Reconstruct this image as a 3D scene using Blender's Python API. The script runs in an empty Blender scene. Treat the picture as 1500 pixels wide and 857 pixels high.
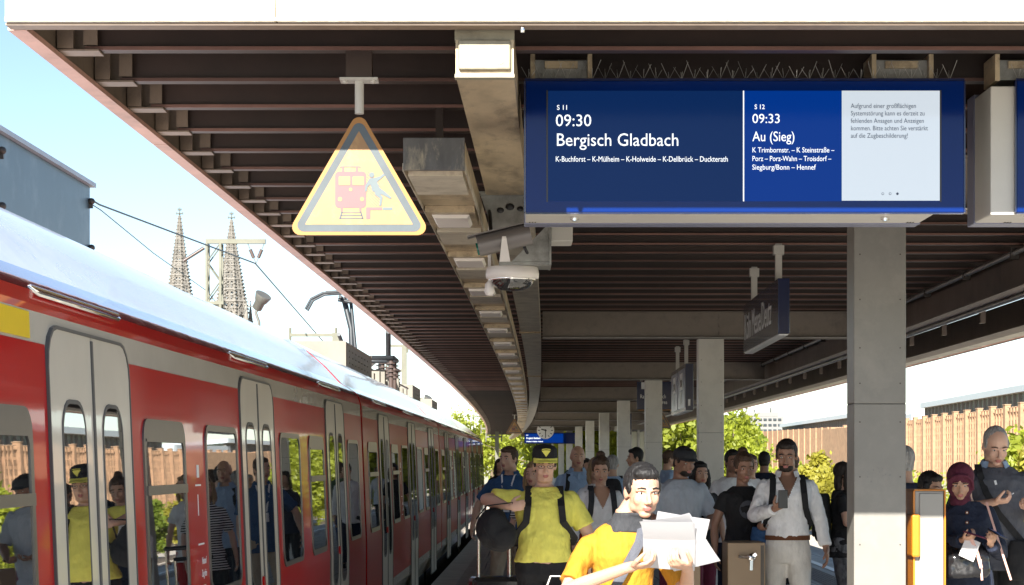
import bpy, bmesh, math, random
import numpy as np
from mathutils import Vector, Matrix, noise
random.seed(7)
R = math.radians
SC = bpy.context.scene
COL = SC.collection

# ------------------------------------------------------------------ camera, world, sun, exposure
EYE = 1.62
cd = bpy.data.cameras.new('camera')
cam = bpy.data.objects.new('camera', cd); COL.objects.link(cam)
cam.location = (0, 0, EYE); cam.rotation_euler = (R(90), 0, 0)
cd.lens = 72.0; cd.sensor_width = 36.0; cd.shift_y = 0.1643
cd.clip_start = 0.05; cd.clip_end = 6000
SC.camera = cam

SUN_SIDE, SUN_EL = 14.0, 27.9
w = bpy.data.worlds.new("World"); SC.world = w; w.use_nodes = True
nt = w.node_tree; nt.nodes.clear()
out = nt.nodes.new('ShaderNodeOutputWorld'); bg = nt.nodes.new('ShaderNodeBackground'); sk = nt.nodes.new('ShaderNodeTexSky')
sk.sky_type = 'NISHITA'; sk.sun_disc = False; sk.sun_elevation = R(SUN_EL); sk.sun_rotation = R(180 + SUN_SIDE)
sk.altitude = 50; sk.air_density = 0.8; sk.dust_density = 0.2; sk.ozone_density = 1.0
bg.inputs['Strength'].default_value = 0.052
nt.links.new(sk.outputs[0], bg.inputs[0]); nt.links.new(bg.outputs[0], out.inputs[0])
sl = bpy.data.lights.new('sun', 'SUN'); sl.energy = 4.3; sl.angle = R(0.5); sl.color = (1.0, .95, .86)
sun = bpy.data.objects.new('sun', sl); COL.objects.link(sun)
sd = Vector((math.sin(R(SUN_SIDE)) * math.cos(R(SUN_EL)), math.cos(R(SUN_SIDE)) * math.cos(R(SUN_EL)), -math.sin(R(SUN_EL))))
sun.rotation_euler = sd.to_track_quat('-Z', 'Y').to_euler()
SC.view_settings.view_transform = 'Standard'; SC.view_settings.look = 'None'
SC.view_settings.exposure = 1.95; SC.view_settings.gamma = 1.0
SC.cycles.max_bounces = 8; SC.cycles.glossy_bounces = 4; SC.cycles.diffuse_bounces = 6

# ------------------------------------------------------------------ materials
def mat(name, col, rough=.6, metal=0.0, var=.15, vscale=3.0, bump=0.0, bscale=40.0, coat=0.0, ior=1.5, emit=None, estr=1.0,
        stretch=(1, 1, 1), dirt=None, damt=.5, dscale=1.2, sub=0.0, spec=.5):
    m = bpy.data.materials.new(name); m.use_nodes = True
    n = m.node_tree; b = n.nodes['Principled BSDF']
    b.inputs['Roughness'].default_value = rough; b.inputs['Metallic'].default_value = metal
    b.inputs['IOR'].default_value = ior; b.inputs['Coat Weight'].default_value = coat; b.inputs['Coat Roughness'].default_value = .04
    b.inputs['Specular IOR Level'].default_value = spec
    c = (col[0], col[1], col[2], 1)
    b.inputs['Base Color'].default_value = c
    if sub:
        b.inputs['Subsurface Weight'].default_value = sub; b.inputs['Subsurface Radius'].default_value = (.02, .008, .004)
    if emit:
        b.inputs['Emission Color'].default_value = (*emit, 1); b.inputs['Emission Strength'].default_value = estr
    if var or bump or dirt:
        tc = n.nodes.new('ShaderNodeTexCoord'); mp = n.nodes.new('ShaderNodeMapping'); mp.inputs['Scale'].default_value = stretch
        n.links.new(tc.outputs['Object'], mp.inputs[0])
    cur = None
    if var:
        nz = n.nodes.new('ShaderNodeTexNoise'); nz.inputs['Scale'].default_value = vscale; nz.inputs['Detail'].default_value = 6; nz.inputs['Roughness'].default_value = .65
        n.links.new(mp.outputs[0], nz.inputs['Vector'])
        rp = n.nodes.new('ShaderNodeValToRGB'); e = rp.color_ramp.elements
        e[0].position = .3; e[1].position = .7
        e[0].color = tuple(max(0, x * (1 - var)) for x in col) + (1,); e[1].color = tuple(min(1, x * (1 + var)) for x in col) + (1,)
        n.links.new(nz.outputs['Fac'], rp.inputs[0]); cur = rp.outputs[0]
        n.links.new(cur, b.inputs['Base Color'])
    if dirt:
        nz2 = n.nodes.new('ShaderNodeTexNoise'); nz2.inputs['Scale'].default_value = dscale; nz2.inputs['Detail'].default_value = 9; nz2.inputs['Roughness'].default_value = .72
        n.links.new(mp.outputs[0], nz2.inputs['Vector'])
        r2 = n.nodes.new('ShaderNodeValToRGB'); r2.color_ramp.elements[0].position = .5; r2.color_ramp.elements[1].position = .68
        r2.color_ramp.elements[1].color = (damt, damt, damt, 1)
        n.links.new(nz2.outputs['Fac'], r2.inputs[0])
        mx = n.nodes.new('ShaderNodeMix'); mx.data_type = 'RGBA'
        n.links.new(r2.outputs[0], mx.inputs[0])
        if cur: n.links.new(cur, mx.inputs[6])
        else: mx.inputs[6].default_value = c
        mx.inputs[7].default_value = (*dirt, 1)
        n.links.new(mx.outputs[2], b.inputs['Base Color'])
    if bump:
        nb = n.nodes.new('ShaderNodeTexNoise'); nb.inputs['Scale'].default_value = bscale; nb.inputs['Detail'].default_value = 5
        n.links.new(mp.outputs[0], nb.inputs['Vector'])
        bp = n.nodes.new('ShaderNodeBump'); bp.inputs['Strength'].default_value = 1.0; bp.inputs['Distance'].default_value = bump
        n.links.new(nb.outputs['Fac'], bp.inputs['Height']); n.links.new(bp.outputs[0], b.inputs['Normal'])
        if coat: n.links.new(bp.outputs[0], b.inputs['Coat Normal'])
    return m

M = {}
M['fascia'] = mat('white_fascia_paint', (.8, .78, .72), .45, dirt=(.5, .4, .2), damt=.35, dscale=5)
M['copper'] = mat('pinkish_edge_trim', (.50, .28, .215), .45, var=.2, vscale=2, dirt=(.2, .1, .07), damt=.5, dscale=3)
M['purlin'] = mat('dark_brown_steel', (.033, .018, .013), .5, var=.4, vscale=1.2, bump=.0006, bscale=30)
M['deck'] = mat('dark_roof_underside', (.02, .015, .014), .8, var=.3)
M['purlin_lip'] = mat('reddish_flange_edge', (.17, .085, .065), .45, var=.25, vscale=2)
M['bracket'] = mat('beige_brown_steel', (.19, .14, .10), .5, var=.3, vscale=4, dirt=(.06, .045, .04), damt=.7, dscale=4)
M['beam'] = mat('grey_brown_beam_paint', (.24, .20, .165), .5, var=.2, vscale=2, dirt=(.06, .05, .045), damt=.5, dscale=2)
M['beam2'] = mat('brown_girder_paint', (.18, .13, .10), .5, var=.2, vscale=1.5, dirt=(.05, .04, .035), damt=.5)
M['pipe'] = mat('galvanised_pipe', (.5, .48, .45), .35, .7, var=.2, vscale=6)
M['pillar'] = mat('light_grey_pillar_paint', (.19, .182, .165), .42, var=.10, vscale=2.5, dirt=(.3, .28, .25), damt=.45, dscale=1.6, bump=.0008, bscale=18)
M['pillar_lit'] = mat('grey_pillar_paint_lit', (.62, .60, .55), .42, var=.06, vscale=2.5, dirt=(.4, .38, .34), damt=.4, dscale=1.6, bump=.0008, bscale=18)  # same grey paint brightened to stand in for side light on the far pillars
M['core'] = mat('joint_grey', (.10, .10, .09), .7, var=0)
M['screw'] = mat('dark_screw', (.08, .07, .06), .5, .5, var=0)
M['duct'] = mat('weathered_duct_sheet', (.50, .395, .255), .4, .2, var=.3, vscale=4, dirt=(.10, .075, .055), damt=.8, dscale=5, stretch=(1, .35, 1), bump=.002, bscale=9)
M['ductpale'] = mat('pale_duct_sheet', (.52, .47, .38), .4, .2, var=.2, vscale=4, dirt=(.2, .15, .1), damt=.7, dscale=5)
M['ductdark'] = mat('peeling_dark_duct_end', (.12, .12, .125), .55, .2, var=.3, vscale=9, dirt=(.45, .4, .3), damt=.8, dscale=10, stretch=(1, 1, .3))
M['steelgrey'] = mat('grey_galvanised_plate', (.3, .3, .28), .45, .5, var=.25, vscale=9, dirt=(.12, .11, .1), damt=.6, dscale=6)
M['housing'] = mat('light_grey_housing', (.5, .48, .44), .45, var=.05)
M['camgrey'] = mat('warm_grey_camera_case', (.16, .145, .14), .35, .3, var=.08)
M['whiteplastic'] = mat('white_plastic', (.75, .70, .66), .35, var=.05)
M['cover'] = mat('cream_cover_plate', (.26, .235, .17), .45, var=.15, vscale=6, dirt=(.12, .09, .06), damt=.5, dscale=9)
M['black'] = mat('black_plastic', (.015, .015, .017), .35, var=0)
M['rubber'] = mat('black_rubber', (.012, .012, .012), .7, var=0)
M['domeglass'] = mat('smoked_dome', (.03, .03, .03), .03, .0, var=0, ior=1.9)
M['navy'] = mat('navy_sign_face', (.006, .012, .055), .25, var=.05, coat=.5)
M['navygloss'] = mat('navy_glass_border', (.002, .016, .115), .09, var=0, spec=.22)
M['screenL'] = mat('screen_navy', (.001, .004, .02), .12, var=0, emit=(.003, .019, .085), estr=.28, spec=.10)
M['screenM'] = mat('screen_blue', (.001, .004, .02), .12, var=0, emit=(.000, .030, .22), estr=.29, spec=.10)
M['screenW'] = mat('screen_white', (.12, .12, .12), .08, var=0, emit=(.60, .68, .76), estr=.25)
M['textw'] = mat('screen_text_white', (.5, .5, .5), .3, var=0, emit=(.9, .95, 1), estr=.27)
M['textd'] = mat('screen_text_dark', (.02, .03, .07), .3, var=0)
M['paper'] = mat('white_paper', (.48, .48, .50), .7, var=.03)
M['signwhite'] = mat('white_print', (.75, .75, .75), .4, var=0)
M['underblue'] = mat('lavender_grey_panel', (.17, .18, .26), .3, var=.05)
M['yellow'] = mat('sign_yellow', (.29, .155, .055), .4, var=.08, vscale=5, dirt=(.5, .3, .1), damt=.5, dscale=14)
M['yelloworange'] = mat('sign_orange_rim', (.32, .135, .015), .4, var=.05)
M['signblack'] = mat('faded_black_print', (.055, .070, .080), .32, var=.25, vscale=4)
M['signmauve'] = mat('faded_purple_print', (.125, .06, .065), .4, var=.1)
M['signblue'] = mat('faded_blue_print', (.065, .09, .10), .4, var=.1)
# train
M['red'] = mat('train_red', (.46, .0035, .005), .30, var=.05, bump=.0008, bscale=1.3, coat=.55, spec=.08)
M['maroon'] = mat('train_cant_canopy_reflection', (.15, .008, .012), .15, var=.2, vscale=2, bump=.0015, bscale=3, coat=1.0)  # train red darkened where the curved cant would mirror the dark canopy
M['cream'] = mat('train_light_grey', (.68, .62, .52), .22, var=.05, bump=.0012, bscale=1.5, coat=.8)
M['door'] = mat('train_door_light', (.68, .62, .52), .3, var=.05, bump=.001, bscale=2, coat=.6)
M['roof'] = mat('train_roof_sky_reflection', (.80, .74, .76), .16, var=.06, vscale=2, dirt=(.4, .38, .42), damt=.3, dscale=1.5, bump=.001, bscale=3, coat=.55)  # pale tint stands in for bright sky mirrored on the glossy roof
M['glass'] = mat('train_window_glass', (.012, .014, .016), .012, var=0, ior=6.0, bump=.00035, bscale=1.1)
M['frame'] = mat('window_frame_grey', (.13, .12, .11), .3, .5, var=.1)
M['chrome'] = mat('polished_rail', (.8, .78, .76), .12, 1.0, var=0)
M['yellowpaint'] = mat('first_class_yellow', (.80, .55, .01), .3, var=.03)
M['under'] = mat('underframe_black', (.03, .028, .027), .8, var=.3)
M['unit'] = mat('roof_unit_beige', (.15, .14, .115), .5, var=.15, vscale=3, dirt=(.2, .17, .14), damt=.5)
M['unitshade'] = mat('roof_unit_shade_tint', (.13, .15, .16), .5, var=.15)  # bluish copy of the unit colour, painting shade on the platform side
# ground & background
M['platform'] = None
M['ballast'] = mat('track_ballast', (.50, .45, .38), .95, var=.35, vscale=14, bump=.03, bscale=9)
M['earth'] = mat('dry_ground', (.42, .38, .27), .95, var=.4, vscale=.6, dirt=(.10, .14, .04), damt=1, dscale=.2)
M['edge'] = mat('platform_edge_stone', (.5, .47, .42), .8, var=.2, vscale=3, bump=.002)
M['rail'] = mat('rail_steel', (.3, .25, .22), .4, .8, var=.2)
M['brick'] = mat('orange_brick_rib', (.30, .18, .105), .85, var=.25, vscale=1.5, dirt=(.36, .2, .12), damt=.6, dscale=.6)
M['brick2'] = mat('orange_brick_wall', (.31, .19, .11), .85, var=.25, vscale=1.0, dirt=(.3, .17, .1), damt=.6, dscale=.3)
M['cap'] = mat('pale_coping', (.33, .22, .14), .8, var=.1)
M['hallglass'] = mat('green_grey_hall_glass', (.20, .26, .23), .12, var=.5, vscale=.6, ior=1.7)
M['hallroof'] = mat('pale_blue_hall_roof', (.42, .48, .52), .5, var=.08)
M['concrete'] = mat('pale_concrete', (.18, .178, .172), .8, var=.1)
M['seal'] = mat('door_seal_grey', (.09, .085, .08), .6, var=0)
M['dwin'] = mat('dark_window', (.03, .04, .05), .1, var=0)
M['slate'] = mat('slate_blue_cladding', (.075, .12, .145), .42, .1, var=.12, vscale=1, dirt=(.2, .25, .27), damt=.5, dscale=.9)
M['stone'] = mat('cathedral_stone', (.165, .155, .14), .9, var=.35, vscale=.18, dirt=(.17, .155, .135), damt=.9, dscale=.12)
M['lead'] = mat('cathedral_verdigris', (.11, .125, .115), .8, var=.2)
M['mast'] = mat('pale_green_mast_paint', (.115, .115, .085), .6, var=.15, vscale=3)
M['insul'] = mat('brown_insulator', (.07, .05, .045), .3, var=0)
M['lampgrey'] = mat('weathered_lamp_grey', (.11, .11, .10), .5, .2, var=.15)
M['wire'] = mat('copper_wire', (.10, .13, .14), .5, .5, var=0)
M['panto'] = mat('pantograph_black', (.03, .035, .04), .5, .3, var=.1)
M['bark'] = mat('bark', (.12, .09, .06), .9, var=.3, vscale=6, bump=.01)
def leafmat(name, c, tr=(.25, .33, .02)):
    m = mat(name, c, .55, var=.45, vscale=.8)
    n = m.node_tree; b = n.nodes['Principled BSDF']; o = n.nodes['Material Output']
    t = n.nodes.new('ShaderNodeBsdfTranslucent'); t.inputs[0].default_value = (*tr, 1)
    mx = n.nodes.new('ShaderNodeMixShader'); mx.inputs[0].default_value = .35
    n.links.new(b.outputs[0], mx.inputs[1]); n.links.new(t.outputs[0], mx.inputs[2]); n.links.new(mx.outputs[0], o.inputs[0])
    return m
M['leaf'] = leafmat('leaf_yellow_green', (.19, .22, .02), (.55, .6, .04))
M['leaf2'] = leafmat('leaf_green', (.13, .18, .02), (.4, .48, .04))
M['leaf3'] = leafmat('leaf_autumn', (.26, .24, .03), (.55, .5, .04))
M['cabinet'] = mat('brown_cabinet', (.27, .19, .115), .5, var=.06)
M['orange'] = mat('orange_trim', (.5, .17, .01), .35, var=.03)
M['valgrey'] = mat('validator_grey', (.27, .26, .24), .4, var=.04)

def vary(m, lo=.7, hi=1.35):
    n = m.node_tree; b = n.nodes['Principled BSDF']; src = b.inputs['Base Color'].links[0].from_socket
    oi = n.nodes.new('ShaderNodeObjectInfo'); mr = n.nodes.new('ShaderNodeMapRange'); mr.inputs[3].default_value = lo; mr.inputs[4].default_value = hi
    hs = n.nodes.new('ShaderNodeHueSaturation'); n.links.new(oi.outputs['Random'], mr.inputs[0]); n.links.new(mr.outputs[0], hs.inputs['Value']); n.links.new(src, hs.inputs['Color']); n.links.new(hs.outputs[0], b.inputs['Base Color'])
vary(M['purlin']); vary(M['bracket'], .7, 1.3); vary(M['purlin_lip'], .6, 1.3)
vary(M['duct'], .8, 1.2); vary(M['ductpale'], .8, 1.15); vary(M['leaf'], .8, 1.15)
def floor_mat():
    m = bpy.data.materials.new('platform_paving'); m.use_nodes = True; n = m.node_tree; b = n.nodes['Principled BSDF']
    tc = n.nodes.new('ShaderNodeTexCoord'); br = n.nodes.new('ShaderNodeTexBrick')
    br.offset = 0.0; br.inputs['Scale'].default_value = 2.5; br.inputs['Brick Width'].default_value = 1.0; br.inputs['Row Height'].default_value = 1.0
    br.inputs['Mortar Size'].default_value = .02
    br.inputs['Color1'].default_value = (.60, .57, .52, 1); br.inputs['Color2'].default_value = (.52, .50, .46, 1); br.inputs['Mortar'].default_value = (.06, .06, .06, 1)
    n.links.new(tc.outputs['Object'], br.inputs['Vector'])
    nz = n.nodes.new('ShaderNodeTexNoise'); nz.inputs['Scale'].default_value = 1.5; nz.inputs['Detail'].default_value = 8
    n.links.new(tc.outputs['Object'], nz.inputs['Vector'])
    mx = n.nodes.new('ShaderNodeMix'); mx.data_type = 'RGBA'; mx.blend_type = 'MULTIPLY'; mx.inputs[0].default_value = .6
    n.links.new(br.outputs['Color'], mx.inputs[6]); n.links.new(nz.outputs['Fac'], mx.inputs[7]); n.links.new(mx.outputs[2], b.inputs['Base Color'])
    b.inputs['Roughness'].default_value = .55
    return m
M['platform'] = floor_mat()

# ------------------------------------------------------------------ mesh helper
class MB:
    def __init__(s): s.v = []; s.f = []; s.m = []; s.sm = []
    def add(s, vs, fs, m=0, smooth=False):
        o = len(s.v); s.v += [tuple(v) for v in vs]; s.f += [tuple(o + i for i in f) for f in fs]; s.m += [m] * len(fs); s.sm += [smooth] * len(fs)
    def box(s, x0, x1, y0, y1, z0, z1, m=0):
        s.add([(x0, y0, z0), (x1, y0, z0), (x1, y1, z0), (x0, y1, z0), (x0, y0, z1), (x1, y0, z1), (x1, y1, z1), (x0, y1, z1)],
              [(0, 3, 2, 1), (4, 5, 6, 7), (0, 1, 5, 4), (1, 2, 6, 5), (2, 3, 7, 6), (3, 0, 4, 7)], m)
    def prism(s, poly, y0, y1, m=0):            # poly (x,z) counter-clockwise seen from -Y, extruded y0..y1
        n = len(poly)
        s.add([(x, y0, z) for x, z in poly] + [(x, y1, z) for x, z in poly],
              [tuple(range(n)), tuple(range(2 * n - 1, n - 1, -1))] + [((i + 1) % n, i, n + i, n + (i + 1) % n) for i in range(n)], m)
    def prismx(s, poly, x0, x1, m=0):           # poly (y,z) extruded along x
        n = len(poly)
        s.add([(x0, y, z) for y, z in poly] + [(x1, y, z) for y, z in poly],
              [tuple(range(n)), tuple(range(2 * n - 1, n - 1, -1))] + [((i + 1) % n, i, n + i, n + (i + 1) % n) for i in range(n)], m)
    def loft(s, rings, m=0, caps=True, smooth=True, closed=True):
        n = len(rings[0]); vs = [p for r in rings for p in r]; fs = []
        for k in range(len(rings) - 1):
            for i in range(n if closed else n - 1):
                j = (i + 1) % n
                fs.append((k * n + i, k * n + j, (k + 1) * n + j, (k + 1) * n + i))
        s.add(vs, fs, m, smooth)
        if caps and closed:
            s.add(rings[0], [tuple(range(n - 1, -1, -1))], m); s.add(rings[-1], [tuple(range(n))], m)
    def tube(s, pts, rad, seg=8, m=0, smooth=True, flat=None, roundcap=False):
        pts = [Vector(p) for p in pts]; n = len(pts)
        if not hasattr(rad, '__len__'): rad = [rad] * n
        rad = list(rad)
        if roundcap:
            d0 = (pts[0] - pts[1]).normalized(); d1 = (pts[-1] - pts[-2]).normalized()
            pts = [pts[0] + d0 * rad[0] * .98, pts[0] + d0 * rad[0] * .7] + pts + [pts[-1] + d1 * rad[-1] * .7, pts[-1] + d1 * rad[-1] * .98]
            rad = [rad[0] * .2, rad[0] * .71] + rad + [rad[-1] * .71, rad[-1] * .2]; n += 4
        rings = []; up = None
        for i in range(n):
            t = (pts[min(i + 1, n - 1)] - pts[max(i - 1, 0)])
            t = t.normalized() if t.length > 1e-9 else Vector((0, 0, 1))
            if up is None:
                a = Vector((0, 0, 1)) if abs(t.z) < .9 else Vector((0, 1, 0))
                if flat is not None: a = Vector(flat)
                up = (a - t * a.dot(t)).normalized()
            else: up = (up - t * up.dot(t)).normalized()
            sd_ = t.cross(up)
            rings.append([pts[i] + up * math.cos(2 * math.pi * k / seg) * rad[i] + sd_ * math.sin(2 * math.pi * k / seg) * rad[i] for k in range(seg)])
        s.loft(rings, m, True, smooth)
    def ribbon(s, pts, wid, th, axis=(1, 0, 0), m=0):
        pts = [Vector(p) for p in pts]; ax = Vector(axis).normalized(); rings = []; n = len(pts)
        for i in range(n):
            t = (pts[min(i + 1, n - 1)] - pts[max(i - 1, 0)]).normalized(); a = (ax - t * ax.dot(t)).normalized(); b = t.cross(a)
            rings.append([pts[i] + a * wid / 2 + b * th / 2, pts[i] - a * wid / 2 + b * th / 2, pts[i] - a * wid / 2 - b * th / 2, pts[i] + a * wid / 2 - b * th / 2])
        s.loft(rings, m, True, False)
    def ell(s, c, r, seg=14, rg=9, m=0, rot=None, smooth=True):
        c = Vector(c); vs = [];
        for i in range(rg + 1):
            th = math.pi * (i + .001) / (rg + .002)
            for k in range(seg):
                ph = 2 * math.pi * k / seg
                p = Vector((r[0] * math.sin(th) * math.cos(ph), r[1] * math.sin(th) * math.sin(ph), r[2] * math.cos(th)))
                if rot is not None: p = rot @ p
                vs.append(c + p)
        fs = [(i * seg + k, i * seg + seg + k, i * seg + seg + (k + 1) % seg, i * seg + (k + 1) % seg) for i in range(rg) for k in range(seg)]
        fs += [tuple(range(seg)), tuple(range((rg + 1) * seg - 1, rg * seg - 1, -1))]
        s.add(vs, fs, m, smooth)
    def path(s, poly, d0, d1, step=1.5, m=0, smooth=False, mf=None):   # closed profile (L, z) swept along the curved track line
        k = max(1, int(math.ceil((d1 - d0) / step))); rings = []
        for i in range(k + 1):
            d = d0 + (d1 - d0) * i / k
            rings.append([Vector((L + off(d), d, z)) for L, z in poly])
        s.loft(rings, m, True, smooth)
    def build(s, name, mats, parent=None, loc=None, bevel=0, **props):
        me = bpy.data.meshes.new(name); me.from_pydata(s.v, [], s.f)
        for mm in (mats if isinstance(mats, (list, tuple)) else [mats]): me.materials.append(mm)
        me.polygons.foreach_set('material_index', s.m); me.polygons.foreach_set('use_smooth', s.sm)
        b = bmesh.new(); b.from_mesh(me); bmesh.ops.recalc_face_normals(b, faces=b.faces); b.to_mesh(me); b.free(); me.update()
        return inst(name, me, parent, loc, bevel, **props)

def inst(name, me, parent=None, loc=None, bevel=0, **props):
    o = bpy.data.objects.new(name, me); COL.objects.link(o)
    if parent is not None: o.parent = parent
    if loc is not None: o.location = loc
    if bevel:
        bm_ = o.modifiers.new('bevel', 'BEVEL'); bm_.width = bevel; bm_.segments = 2; bm_.limit_method = 'ANGLE'
    for k, v in props.items(): o[k] = v
    return o

def thing(name, label, cat, loc=(0, 0, 0), rz=0, group=None):
    o = bpy.data.objects.new(name, None); COL.objects.link(o); o.location = loc; o.rotation_euler = (0, 0, rz)
    o['label'] = label; o['category'] = cat
    if group: o['group'] = group
    return o
def dup(root, loc=None, rz=None, label=None, group=None, only=None):
    def cp(o, par):
        c = o.copy(); COL.objects.link(c); c.parent = par
        for ch in list(kids.get(o.name, [])): cp(ch, c)
        return c
    kids = {}
    for o in COL.objects:
        if o.parent: kids.setdefault(o.parent.name, []).append(o)
    r = cp(root, None)
    if loc is not None: r.location = loc
    if rz is not None: r.rotation_euler = (0, 0, rz)
    if label: r['label'] = label
    if group: r['group'] = group
    return r

def off(d): return .024 * d - .00014 * d * d
def head(d): return -math.atan(.024 - .00028 * d)       # rotation about z that lines an object up with the track at depth d
def P(L, d, z): return Vector((L + off(d), d, z))
def px(x, y, d): return Vector(((x - 750) / 3000 * d, d, EYE + (675 - y) / 3000 * d))

def text(body, size, mat_, parent, loc, rot=(R(90), 0, 0), sx=.84, name='lettering', ext=.0006, bold=0, align='LEFT', sp=1.0):
    cu = bpy.data.curves.new(name, 'FONT'); cu.body = body; cu.size = size; cu.extrude = ext; cu.resolution_u = 3
    cu.align_x = align; cu.offset = bold; cu.space_line = sp; cu.materials.append(mat_)
    o = bpy.data.objects.new(name, cu); COL.objects.link(o); o.parent = parent; o.location = loc; o.rotation_euler = rot; o.scale = (sx, 1, 1)
    return o
# ------------------------------------------------------------------ ground, platform, tracks
mb = MB(); mb.add([(-3000, -200, -1.15), (3000, -200, -1.15), (3000, 5000, -1.15), (-3000, 5000, -1.15)], [(0, 1, 2, 3)])
mb.build('ground', M['earth'], kind='structure')
mb = MB(); mb.path([(-13.5, -.98), (-13.5, -1.12), (-1.66, -1.12), (-1.66, -.98)], -60, 190, 3)
mb.build('track_bed', M['ballast'], kind='structure')
mb = MB(); mb.path([(5.1, -.98), (5.1, -1.12), (19, -1.12), (19, -.98)], -60, 190, 3)
mb.build('track_bed', M['ballast'], kind='structure')
mb = MB(); mb.path([(-1.28, -1.0), (4.66, -1.0), (4.66, 0), (-1.28, 0)], -45, 150, 1.5)
mb.build('platform_floor', M['platform'], kind='structure')
mb = MB()
for a, b in ((-1.6, -1.284), (4.664, 5.0)):
    mb.path([(a, -1.0), (b, -1.0), (b, .0), (a, .0)], -12, 150, 1.5)
mb.build('platform_edge_kerb', M['edge'], kind='structure')
mb = MB(); mb.path([(4.1, .004), (4.22, .004), (4.22, .008), (4.1, .008)], -12, 150, 1.5); mb.path([(-.86, .004), (-.74, .004), (-.74, .008), (-.86, .008)], -12, 150, 1.5)
mb.build('platform_safety_line', M['signwhite'], kind='structure')
mb = MB()
for c in (3.55, -1.12):
    for k in range(7): mb.path([(c + k * .06, .004), (c + k * .06 + .03, .004), (c + k * .06 + .03, .009), (c + k * .06, .009)], -2, 110, 2)
mb.build('tactile_paving_strip', M['edge'], kind='structure')
mb = MB()
for c in (-3.22, -7.6, -11.6, 6.7, 10.7, 14.7):
    for s in (-.72, .72): mb.path([(c + s - .035, -.98), (c + s + .035, -.98), (c + s + .035, -.80), (c + s - .035, -.80)], -12, 190, 3)
mb.build('rails', M['rail'], kind='structure')

# ------------------------------------------------------------------ canopy
can = thing('platform_canopy', 'long dark ribbed platform canopy with a white sunlit front edge over the waiting passengers', 'canopy')
ZP = EYE + 1.90; ZF = EYE + 1.87
def pbox(L0, L1, z0, z1): return [(L0, z0), (L1, z0), (L1, z1), (L0, z1)]
o = MB()
o.box(-2.16, -1.009, 8.72, 8.79, ZF, ZF + .5)
o.build('front_fascia', M['fascia'], can, bevel=.006)
o = MB(); o.box(-1.003, 2.6, 8.72, 8.79, ZF, ZF + .5); o.build('front_fascia', M['fascia'], can, bevel=.006)
o = MB(); o.box(2.606, 5.9, 8.72, 8.79, ZF, ZF + .5); o.build('front_fascia', M['fascia'], can, bevel=.006)
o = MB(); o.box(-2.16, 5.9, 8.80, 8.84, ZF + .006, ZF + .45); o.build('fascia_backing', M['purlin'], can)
o = MB(); o.box(-2.16, 5.9, 8.715, 8.7185, ZF + .001, ZF + .018); o.build('stained_lower_edge', mat('stained_fascia_edge', (.45, .36, .2), .6, var=.35, vscale=25, dirt=(.75, .72, .65), damt=1, dscale=30), can)
o = MB(); o.box(-2.16, 5.9, 8.735, 8.83, ZF - .012, ZF - .002); o.build('drip_edge', M['bracket'], can)
# left edge fascia: pinkish bottom flange and beige upstand, in lengths with joints
dd = 8.85; k = 0
while dd < 150:
    d1 = dd + (4.6 if k else 3.2)
    o = MB(); o.path(pbox(-2.38, -2.30, ZF - .01, ZF + .015), dd, d1 - .012, .8); o.path(pbox(-2.38, -2.365, ZF + .015, ZF + .34), dd, d1 - .012, .8)
    o.build('edge_trim', M['copper'], can)
    o = MB(); o.path(pbox(-2.364, -2.315, ZF + .02, ZF + .33), dd, d1, .8); o.build('edge_channel', M['bracket'], can)
    dd = d1; k += 1
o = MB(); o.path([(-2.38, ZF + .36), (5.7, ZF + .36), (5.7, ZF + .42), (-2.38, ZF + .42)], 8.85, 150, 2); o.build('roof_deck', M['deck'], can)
# purlins: web, bottom flange; end bracket
pm = MB(); pm.box(-2.19, 5.44, -.006, .006, .014, .33); pm.box(-2.19, 5.44, -.04, .04, 0, .013)
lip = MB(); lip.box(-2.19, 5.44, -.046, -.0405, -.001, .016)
bk = MB(); bk.box(-2.31, -2.19, -.012, .012, .0, .34); bk.box(-2.195, -2.13, -.055, -.043, .02, .3); bk.box(-2.31, -2.12, -.08, .05, -.012, -.004)
bk.box(-2.31, -2.235, -.085, -.06, -.0, .33)
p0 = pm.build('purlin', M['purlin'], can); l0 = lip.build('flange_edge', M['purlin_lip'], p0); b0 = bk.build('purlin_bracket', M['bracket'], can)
nP = 181
for i in range(nP):
    d = 9.51 + .775 * i
    if i == 0: a, l_, b = p0, l0, b0
    else:
        a = inst('purlin', p0.data, can)
        b = inst('purlin_bracket', b0.data, can)
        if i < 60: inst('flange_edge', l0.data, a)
    a.location = (off(d), d, ZP + random.uniform(-.002, .002)); b.location = (off(d), d, ZP)
# cross beams on the pillars
PD = [12.7, 26.0, 39.4, 52.7, 66.0, 79.3, 92.6, 105.9, 119.2, 132.5]
cb = MB(); cb.box(-.14, 4.14, -.008, .008, -.325, -.012); cb.box(-.14, 4.14, -.09, .09, -.348, -.326); cb.box(-.14, 4.14, -.09, .09, -.012, -.002)
bolts = MB()
for bx in (-.08, 1.73, 2.12, 3.95):
    for bz in (-.07, -.17, -.27):
        bolts.tube([(bx, -.03, bz), (bx, -.008, bz)], .022, 6)
lipb = MB(); lipb.tube([(-.14, -.1, -.335), (4.14, -.1, -.335)], .008, 6)
c0 = None
for i, d in enumerate(PD):
    dy = d + .1
    if c0 is None:
        c0 = cb.build('cross_beam', M['beam'], can); x0 = bolts.build('bolts', M['beam'], c0); y0 = lipb.build('conduit', M['pipe'], c0)
        a = c0
    else:
        a = inst('cross_beam', c0.data, can); inst('bolts', x0.data, a); inst('conduit', y0.data, a)
    a.location = (off(dy), dy, ZP)
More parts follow.
